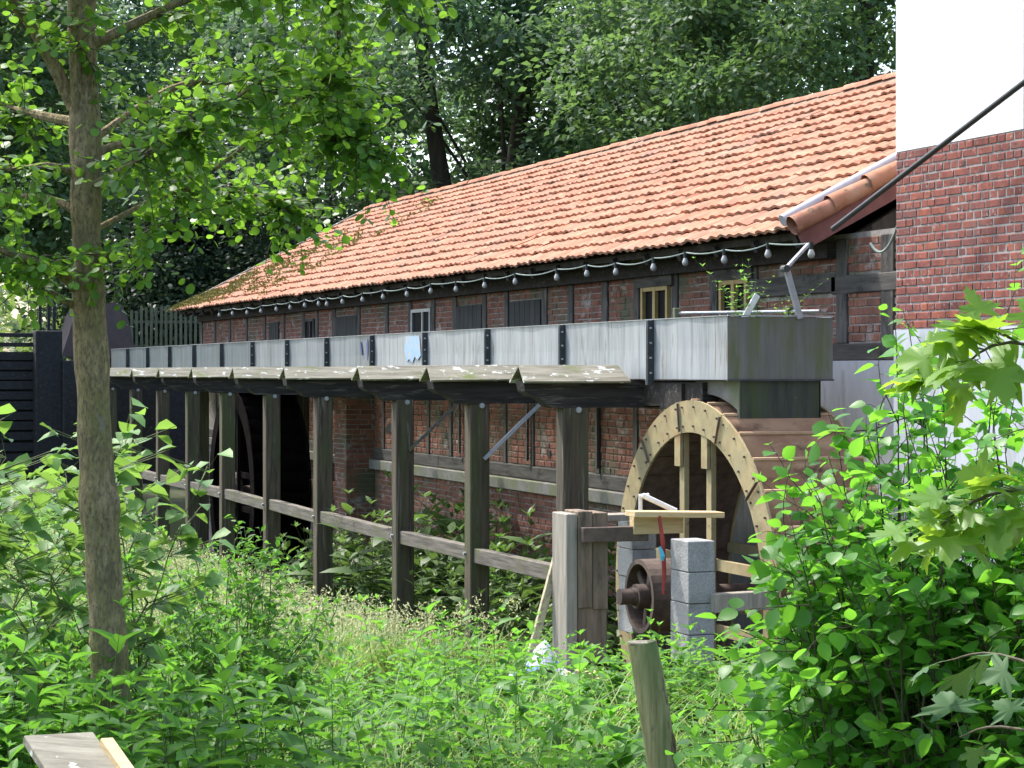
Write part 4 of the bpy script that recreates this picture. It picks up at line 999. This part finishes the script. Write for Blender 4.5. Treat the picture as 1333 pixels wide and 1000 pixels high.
big_tree('oak_tree', 'dark oak with a single straight trunk right of the forked oak', 790, 66, .95, 20, (.5, 11, 6.5, 5, 6.5), 'oak_leaf_hazed', 175, 120, .27, GB, 12, tilt=-.9, zmin=7.6)
big_tree('oak_tree', 'broad oak with a thick trunk close behind the white building', 1118, 56, 1.15, 20, (-1.5, 10.8, 6.5, 5, 6.5), 'oak_leaf_warm', 240, 120, .25, GB, 13, tilt=.3, zmin=6.4)
big_tree('lime_tree', 'light green tree filling the gap behind the oaks', 930, 80, .7, 20, (0, 11, 7, 5, 7.5), 'oak_leaf_hazed', 70, 110, .32, GB, 14)
big_tree('lime_tree', 'bushy light green tree left of the forked oak', 430, 76, .6, 20, (0, 10, 6.5, 5, 8), 'oak_leaf_hazed', 120, 110, .32, GB, 15, zmin=2)
big_tree('holly_tree', 'dense dark bluish evergreen beyond the mill gable', 300, 67, .5, 13, (-.5, 6.2, 4.6, 3, 4.4), 'holly_leaf', 200, 150, .22, GB, 16, zmin=1.5)
big_tree('holly_tree', 'dense dark evergreen rising behind the picket fence', 205, 70, .5, 12, (0, 6.5, 3.6, 3, 4.5), 'holly_leaf', 170, 150, .22, GB, 17, zmin=1.5)
big_tree('lime_tree', 'tall shady tree standing beyond the sluice', 100, 74, .6, 20, (-1.5, 12.5, 7, 4, 6.5), 'oak_leaf_hazed', 190, 110, .30, GB, 18, zmin=6.4)
big_tree('lime_tree', 'leafy tree overhanging the headwater beyond the sluice gate', -40, 60, .6, 17, (0, 10.8, 5.0, 4, 5.6), 'oak_leaf_warm', 200, 110, .28, GB, 19, zmin=5.2)
big_tree('lime_tree', 'round-headed light green tree showing between the alder branches', 255, 82, .6, 20, (0, 12, 6.5, 4, 7.5), 'oak_leaf_hazed', 190, 110, .30, GB, 20, zmin=4)
# far wood
random.seed(3); cl = Cloud(tmpl_spray())
for k in range(120):
    px = random.uniform(-500, 1900); d = random.uniform(120, 170); c_ = np.array(cp(px, 483, d)); c_[2] = random.uniform(.5, 11)*(1 if px > 100 else .75)
    n_ = 90; off = rng.normal(size=(n_, 3))*np.array([2.2, 2.2, 1.3]); L_ = .8*rng.uniform(.6, 1.2, n_)
    cl.add(c_+off, unit(off+rng.normal(0, .5, (n_, 3))), unit(np.array([0, 0, 1.])+rng.normal(0, .6, (n_, 3))), L_, L_, .45+rng.normal(0, .2)+rng.normal(0, .12, n_))
tag(cl.build('distant_wood', 'hazy_wood_leaf', 'twig'), 'pale hazy far-off wood closing the view beyond the headwater', 'wood', kind='stuff')

# ------------------------------------------------------------------ shrubs
def shrub(name, label, cat, base, n, h, spread, leafL, wr, lm, tmpl, per, seed, group=None, lean=(0, 0), side=4, dens=1., stem='twig'):
    random.seed(seed)
    z0 = float(gz(*base)); T_ = thing(name, label, cat, (base[0], base[1], z0), group)
    cl = Cloud(tmpl); sm = MB()
    for k in range(n):
        a = random.uniform(0, 6.283); r = spread*math.sqrt(random.random()); hh = h*random.uniform(.62, 1.05)*(1-.35*(r/spread)**2)
        p0 = Vector((base[0]+math.cos(a)*r*.35, base[1]+math.sin(a)*r*.35, z0-.05)); p2 = Vector((base[0]+math.cos(a)*r+lean[0], base[1]+math.sin(a)*r+lean[1], z0+hh))
        p1 = p0.lerp(p2, .5)+Vector((random.uniform(-.1, .1), random.uniform(-.1, .1), .12*hh))
        path = limb_path([p0, p1, p2], 5); sm.tube(path, [.0075*(1-.75*i/(len(path)-1)) for i in range(len(path))], 5, caps=False)
        for q in range(side):
            t = random.uniform(.25, .98); i = min(int(t*(len(path)-1)), len(path)-2); p = np.array(path[i].lerp(path[i+1], random.random()))
            d = unit(np.array([math.cos(a), math.sin(a), .0])*.35+rng.normal(0, .7, 3)+np.array([0, 0, .45])); twig(cl, p, d, random.uniform(.15, .38)*dens, leafL, wr, per, droop=.1, r=.003)
        twig(cl, np.array(path[-1]), unit(np.array(path[-1]-path[-3])+rng.normal(0, .02, 3)), .28, leafL*.75, wr, per, droop=0., r=.003)
    sm.build('branches', stem, T_, smooth=True); cl.build('foliage', lm, stem, T_); return T_
HZ = 'hazel shrubs on the near bank'
shrub('hazel_shrub', 'bright green hazel shrub in front of the water wheel and plinth', 'shrub', (-6.66, 4.10), 105, 2.5, .64, .074, .8, 'hazel_leaf', tmpl_hazel(), 8, 21, HZ, side=10)
shrub('hazel_shrub', 'dense hazel shrub at the foot of the maple branches', 'shrub', (-6.15, 4.5), 95, 2.45, .70, .074, .8, 'hazel_leaf', tmpl_hazel(), 8, 22, HZ, side=10)
shrub('hazel_shrub', 'low hazel shrub with small leaves beside the round fence post', 'shrub', (-7.45, 4.3), 70, 1.6, .6, .068, .78, 'hazel_leaf', tmpl_hazel(), 8, 23, HZ, side=8)
shrub('hazel_shrub', 'half-high hazel shrub filling the gap below the big lobed leaves', 'shrub', (-6.95, 4.85), 65, 1.7, .6, .072, .8, 'hazel_leaf', tmpl_hazel(), 8, 25, HZ, side=9)
shrub('dogwood_shrub', 'rounded leafy dogwood bush between the alder tree and the trestle', 'shrub', (-13.9, 3.05), 60, 1.5, .75, .075, .5, 'herb_leaf', tmpl_ovate(), 9, 24, side=6, stem='stem')
# maple: a young tree whose trunk stands outside the picture, two boughs reaching in
mbp = (-3.75, 3.02); MZ = float(gz(*mbp))
MT = thing('maple_tree', 'young maple with big lobed yellow-green leaves reaching in beside the hazel', 'tree', (mbp[0], mbp[1], MZ))
tm = MB(); tpth = limb_path([(mbp[0], mbp[1], MZ-.1), (mbp[0]+.02, mbp[1], MZ+1), (mbp[0], mbp[1]+.05, MZ+2.6), (mbp[0]+.1, mbp[1], MZ+4.5)], 6)
tm.tube(tpth, [.04*(1-.7*i/(len(tpth)-1)) for i in range(len(tpth))], 10)
cl = Cloud(tmpl_maple(1, .10)); ca = Cloud(tmpl_maple(2, .2)); cb_ = Cloud(tmpl_maple(3, -.08)); c2 = Cloud(tmpl_maple(4, .2))
boughs = [([(mbp[0], mbp[1], 2.15)], (1345, 640, 4.45), (1215, 690, 4.5), cl, 27), ([(mbp[0], mbp[1], 2.4)], (1345, 450, 4.5), (1240, 490, 4.55), cl, 27),
          ([(mbp[0], mbp[1], 1.75)], (1330, 860, 5.3), (1235, 860, 5.7), c2, 5), ([(mbp[0], mbp[1], 1.7)], (1330, 950, 5.3), (1250, 960, 5.7), c2, 3)]
random.seed(31); rng = np.random.default_rng(31)
for p0, pm, pe, cc_, nl in boughs:
    path = limb_path([Vector(p0[0]), cp(*pm), cp(*pe)], 6); tm.tube(path, [.0065*(1-.75*i/(len(path)-1)) for i in range(len(path))], 6)
    for k in range(nl):
        t = .42+.58*k/(nl-1); i = min(int(t*(len(path)-1)), len(path)-2); p = np.array(path[i].lerp(path[i+1], .5))
        tan = np.array((path[i+1]-path[i]).normalized()); A_ = unit(tan*.8+rng.normal(0, .55, 3)+np.array([0, 0, -.12])); N_ = unit(np.array([.25, -.25, 1.])+rng.normal(0, .35, 3))
        q = p+A_*.05+np.array([0, 0, .01]); L_ = .108*random.uniform(.75, 1.2)
        cc = cc_ if cc_ is c2 else (cl, ca, cb_)[k % 3]
        cc.stems(p[None], q[None], .0014, .0012); cc.add(q[None], A_[None], N_[None], L_, L_*1.4, .5+rng.normal(0, .12))
for k in range(70):                                     # the rest of the crown, outside the picture
    t = random.uniform(.4, 1); i = min(int(t*(len(tpth)-1)), len(tpth)-2); p = np.array(tpth[i]); A_ = rdir(1, .1); q = p+A_[0]*random.uniform(.2, .7)
    if q[1] < 2.9: continue
    cl.stems(p[None], q[None], .004, .002); cl.add(q[None], A_, unit(np.array([[0, 0, 1.]])+rng.normal(0, .4, (1, 3))), .12, .135, .5)
tm.build('trunk', 'twig', MT, smooth=True); cl.build('crown', 'maple_leaf', 'stem', MT)
for q in (ca, cb_): tag(q.build('leaf_spray', 'maple_leaf', 'stem', MT), kind='stuff')
c2.build('lower_foliage', 'maple_dark', 'stem', MT)

# knotweed behind the alder
def knot_proto(h, k, leafL):
    c = Cloud(tmpl_ovate(.10, .30, .28)); lean = rng.normal(0, .16, 2); prev = np.zeros(3)
    for i in range(k):
        t = (i+1)/k; p = np.array([lean[0]*t*t*h, lean[1]*t*t*h, h*t-.25*h*t**4*.3]); p[:2] += (.03 if i % 2 else -.03)
        c.stems(prev[None], p[None], .010*(1.15-t), .010*(1.1-t)); prev = p
        if t < .2: continue
        a = i*2.6+rng.normal(0, .3); el = rng.normal(.05, .2); A_ = np.array([math.cos(a)*math.cos(el), math.sin(a)*math.cos(el), math.sin(el)])
        N_ = np.array([0, 0, 1.])+rng.normal(0, .3, 3); L_ = leafL*(1-.35*t**3)*rng.uniform(.75, 1.1); c.add((p+A_*.03)[None], A_[None], N_[None], L_, L_*.78, .35+.35*t+rng.normal(0, .1))
        if rng.random() < .85 and t < .95:
            for q in range(4):
                a2 = a+rng.normal(0, .5)+math.pi*(q % 2); r_ = .10+.10*q; pp = p+np.array([math.cos(a)*r_, math.sin(a)*r_, .05*q]); A_ = np.array([math.cos(a2), math.sin(a2), rng.normal(-.1, .25)]); L2 = leafL*.75*rng.uniform(.7, 1.1)
                c.stems(p[None], pp[None], .0026, .002); c.add(pp[None], unit(A_)[None], (np.array([0, 0, 1.])+rng.normal(0, .3, 3))[None], L2, L2*.78, .4+rng.normal(0, .1))
    return c.proto()
KP = [knot_proto(2.15, 15, .175) for _ in range(6)]
for k, (px, d, h) in enumerate(((-20, 12.3, 1.15), (20, 12.6, 1.12), (45, 13.2, 1.02), (80, 12.8, 1.0), (60, 12.0, .92), (165, 13.0, 1.06), (185, 13.4, 1.18), (160, 12.4, .9), (0, 11.9, .98), (110, 13.5, 1.0), (35, 13.8, 1.2), (135, 12.9, 1.02), (-50, 12.6, 1.1), (90, 12.2, .9), (10, 12.9, 1.05), (55, 12.5, 1.08), (70, 13.4, .98), (175, 12.8, .98), (190, 13.2, 1.12), (25, 12.2, 1.0), (150, 13.3, 1.05), (-5, 13.3, 1.1))):
    p = cp(px, 483, d); z = float(gz(p.x, p.y)); c = Cloud(tmpl_ovate(.10, .30, .28)); c.place(KP[k % 6], np.array([p.x, p.y, z]), k*1.7, h)
    o = c.build('knotweed_plant', 'knotweed_leaf', 'stem', origin=(p.x, p.y, z))
    tag(o, 'tall broad-leaved green knotweed plant growing in the clump behind the alder trunk', 'plant', 'knotweed clump behind the alder')
# plants growing in the flume end
for k, (x, y, s_, lb) in enumerate(((-18.22, 8.95, .78, 'larger weed sprouting from the open end of the flume'), (-18.12, 9.26, .6, 'small weed sprouting beside the control lever'))):
    c = Cloud(tmpl_lance())
    for q in range(12 if k == 0 else 4):
        c.place(herb_proto(.9, 10, .15, .34, tmpl=tmpl_lance(), bend=.3), np.array([x+random.uniform(-.1, .1)*(1-k), y+random.uniform(-.12, .12)*(1-k), 2.92]), q*1.9, s_*random.uniform(.6, 1.0), .4)
    tag(c.build('weed', 'herb_far', 'stem', origin=(x, y, 2.86)), lb, 'weed')
# ------------------------------------------------------------------ herb layer
random.seed(5); rng = np.random.default_rng(5)
OV = tmpl_ovate(.14, .22); LN = tmpl_lance()
HP = [herb_proto(.8*random.uniform(.85, 1.15), random.randint(8, 10), .165*random.uniform(.85, 1.15), random.choice((.38, .44, .5)), tmpl=OV, bend=.12) for _ in range(14)]
HW = [herb_proto(.95, 13, .12, .26, tmpl=LN, bend=.10, whorl=3) for _ in range(6)]
HF = [herb_proto(.85, 8, .215, .42, tmpl=LN, bend=.12) for _ in range(10)]
def free(x, y):
    if math.hypot(x-tb.x, y-tb.y) < .22: return False
    if -18.7 < x < -16.75 and 6.75 < y < 8.4: return False
    if math.hypot(x-sx, y-sy) < .13: return False
    if math.hypot(x-BX, y-BY) < .2: return False
    if y > 7.6 and x < -19.8: return False
    if y > 8.2: return False
    return True
near_c = Cloud(OV); far_c = Cloud(LN); tall_c = Cloud(OV)
def dens(x, y): return .5+.5*math.sin(x*1.9+1.3*math.sin(y*1.1))*math.sin(y*1.7+.8*math.sin(x*.9))
cnt = 0
while cnt < 1800:
    d = math.sqrt(random.uniform(6.8**2, 17.5**2)); u = random.uniform(-.30, .30)
    x, y = (-CC+u*CS)*d, (CS+u*CC)*d; cnt += 1
    if not free(x, y): continue
    s_ = (.62+.55*dens(x, y))*random.uniform(.7, 1.15)
    if d < 8.5: s_ *= .8
    if d > 13.5 and u > .0: s_ *= .82
    if u > .02 and d < 9.5: s_ *= .85
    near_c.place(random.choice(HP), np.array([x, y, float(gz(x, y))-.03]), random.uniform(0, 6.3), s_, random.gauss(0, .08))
HB = [herb_proto(.55, 6, .26, .62, tmpl=OV, bend=.15) for _ in range(6)]
for k in range(300):                                   # broad-leaved weeds in patches
    d = math.sqrt(random.uniform(7.2**2, 16**2)); u = random.uniform(-.30, .30); x, y = (-CC+u*CS)*d, (CS+u*CC)*d
    if free(x, y) and dens(x*.8+3, y*.8) > .5: near_c.place(random.choice(HB), np.array([x, y, float(gz(x, y))]), random.uniform(0, 6.3), random.uniform(.8, 1.35), random.gauss(.05, .15))
for k in range(90):                                    # round the foot of the alder
    a = random.uniform(0, 6.3); r = random.uniform(.25, 1.0); x, y = tb.x+.5+math.cos(a)*r, tb.y+.05+math.sin(a)*r
    near_c.place(random.choice(HP), np.array([x, y, float(gz(x, y))]), random.uniform(0, 6.3), random.uniform(1.1, 1.5), random.gauss(0, .1))
for k in range(130):                                   # taller nettles at the left
    d = random.uniform(10, 13.5); u = random.uniform(-.30, -.185); x, y = (-CC+u*CS)*d, (CS+u*CC)*d
    if free(x, y): near_c.place(random.choice(HP), np.array([x, y, float(gz(x, y))-.03]), random.uniform(0, 6.3), random.uniform(1.2, 1.75), random.gauss(-.05, .08))
tag(near_c.build('nettle_bed', 'herb_leaf', 'stem'), 'dense bed of leafy green nettles and weeds covering the near ground', 'weeds', kind='stuff')
for k in range(2900):
    d = math.sqrt(random.uniform(15.5**2, 50**2)); u = random.uniform(-.30, .10); x, y = (-CC+u*CS)*d, (CS+u*CC)*d
    if not free(x, y) or (y > 5.4 and random.random() < .55 and -36 < x < -20.5): continue
    s_ = (.7+.6*dens(x, y))*random.uniform(.75, 1.2)*(.62 if x > -20 and y > 4.6 else 1); far_c.place(random.choice(HF), np.array([x, y, float(gz(x, y))-.03]), random.uniform(0, 6.3), s_*(1.15 if d > 26 else 1), .25+random.gauss(0, .1))
tag(far_c.build('weed_bank', 'herb_far', 'stem'), 'sunlit bank of pale green weeds between the alder tree and the trestle', 'weeds', kind='stuff')
# individual balsam plants in front of the posts
spots = [(243, 31, 1.25), (262, 30, 1.4), (275, 30.5, 1.1), (300, 29, 1.25), (318, 28.5, 1.35), (345, 27.5, 1.15), (365, 27, 1.0), (395, 26.5, 1.05), (420, 25.5, .95), (290, 31, 1.3)]
for k, (px, d, s_) in enumerate(spots):
    p = cp(px, 483, d); z = float(gz(p.x, p.y)); c = Cloud(LN); c.place(HW[k % 6], np.array([p.x, p.y, z]), k*1.3, s_, .3); c.place(HW[(k+1) % 6], np.array([p.x+.12, p.y+.1, z]), k*2.3, s_*.75, .25)
    tag(c.build('balsam_plant', 'herb_far', 'stem', origin=(p.x, p.y, z)), 'upright balsam plant with whorled narrow leaves in front of the trestle posts', 'plant', 'balsam plants before the trestle')
for k in range(26):
    d = random.uniform(15.2, 16.6); px = random.uniform(640, 1010); p = cp(px, 483, d); z = float(gz(p.x, p.y)); c = Cloud(OV); c.place(HP[k % 14], np.array([p.x, p.y, z]), k*1.3, random.uniform(.6, .9), .15)
    tag(c.build('nettle_plant', 'herb_leaf', 'stem', origin=(p.x, p.y, z)), 'leafy nettle plant standing before the belt pulley and concrete pillars', 'plant', 'nettles before the pulley')
# plants in the channel behind the posts
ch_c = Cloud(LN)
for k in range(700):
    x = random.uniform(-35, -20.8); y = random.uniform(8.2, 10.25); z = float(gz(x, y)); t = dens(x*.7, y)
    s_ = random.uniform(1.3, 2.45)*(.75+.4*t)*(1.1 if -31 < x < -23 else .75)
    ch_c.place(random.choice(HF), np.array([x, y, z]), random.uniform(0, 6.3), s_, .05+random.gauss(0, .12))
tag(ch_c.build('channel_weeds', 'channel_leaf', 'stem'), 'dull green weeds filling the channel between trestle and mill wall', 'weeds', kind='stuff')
p = (-25.2, 9.0); c = Cloud(LN)
for q in range(4): c.place(HW[q], np.array([p[0]+.1*q, p[1]-.08*q, -1.4]), q*1.5, random.uniform(2.2, 2.75), .2)
tag(c.build('willowherb_plant', 'herb_far', 'stem', origin=(p[0], p[1], -1.4)), 'tall willowherb rising from the channel in front of the brick wall', 'plant')
# grass with pale seed heads along the bank
gr = Cloud(tmpl_lance(.45)); sh = Cloud(tmpl_diamond())
for k in range(1600):
    x = random.uniform(-37, -20.3); y = random.uniform(4.6, 7.7) if random.random() < .75 else random.uniform(3.2, 7.7)
    if not free(x, y): continue
    z = float(gz(x, y)); n_ = 14; a = rng.uniform(0, 6.3, n_); A_ = unit(np.stack([np.cos(a)*.35, np.sin(a)*.35, np.ones(n_)], 1)); P_ = np.array([x, y, z])+np.stack([rng.normal(0, .06, n_), rng.normal(0, .06, n_), np.zeros(n_)], 1)
    gr.add(P_, A_, np.stack([-np.cos(a), -np.sin(a), np.full(n_, .3)], 1), rng.uniform(.45, 1.0, n_), .014, .5+rng.normal(0, .15, n_))
    m_ = 3 if random.random() < .6 else 0; a = rng.uniform(0, 6.3, m_); tops = P_[:m_]+np.stack([np.cos(a)*.10, np.sin(a)*.10, rng.uniform(.7, 1.05, m_)], 1)
    gr.stems(P_[:m_], tops, .0022, .0014)
    for t_ in tops:
        q = 9; pp = t_+np.stack([rng.normal(0, .022, q), rng.normal(0, .022, q), rng.uniform(-.16, .04, q)], 1); sh.add(pp, rdir(q, .8), rdir(q), .045, .016, .5+rng.normal(0, .2, q))
tag(gr.build('grass', 'grass_blade', 'seed_head' if False else 'grass_blade'), 'tall thin grass growing along the bank below the trestle', 'grass', kind='stuff')
tag(sh.build('grass_seed', 'seed_head', 'stem'), 'pale straw coloured grass seed heads along the sunny bank', 'grass', kind='stuff')
# a few grasses in the near weeds
g2 = Cloud(tmpl_lance(.5))
for k in range(420):
    d = random.uniform(8, 15); u = random.uniform(-.28, .12); x, y = (-CC+u*CS)*d, (CS+u*CC)*d
    if not free(x, y): continue
    n_ = 5; a = rng.uniform(0, 6.3, n_); g2.add(np.array([x, y, float(gz(x, y))])+rng.normal(0, .04, (n_, 3))*np.array([1, 1, 0]), unit(np.stack([np.cos(a)*.4, np.sin(a)*.4, np.ones(n_)], 1)), np.stack([-np.cos(a), -np.sin(a), np.full(n_, .3)], 1), rng.uniform(.6, .95, n_), .012, .5+rng.normal(0, .15, n_))
tag(g2.build('long_grass', 'grass_blade', 'grass_blade'), 'scattered long grass blades among the near nettles', 'grass', kind='stuff')
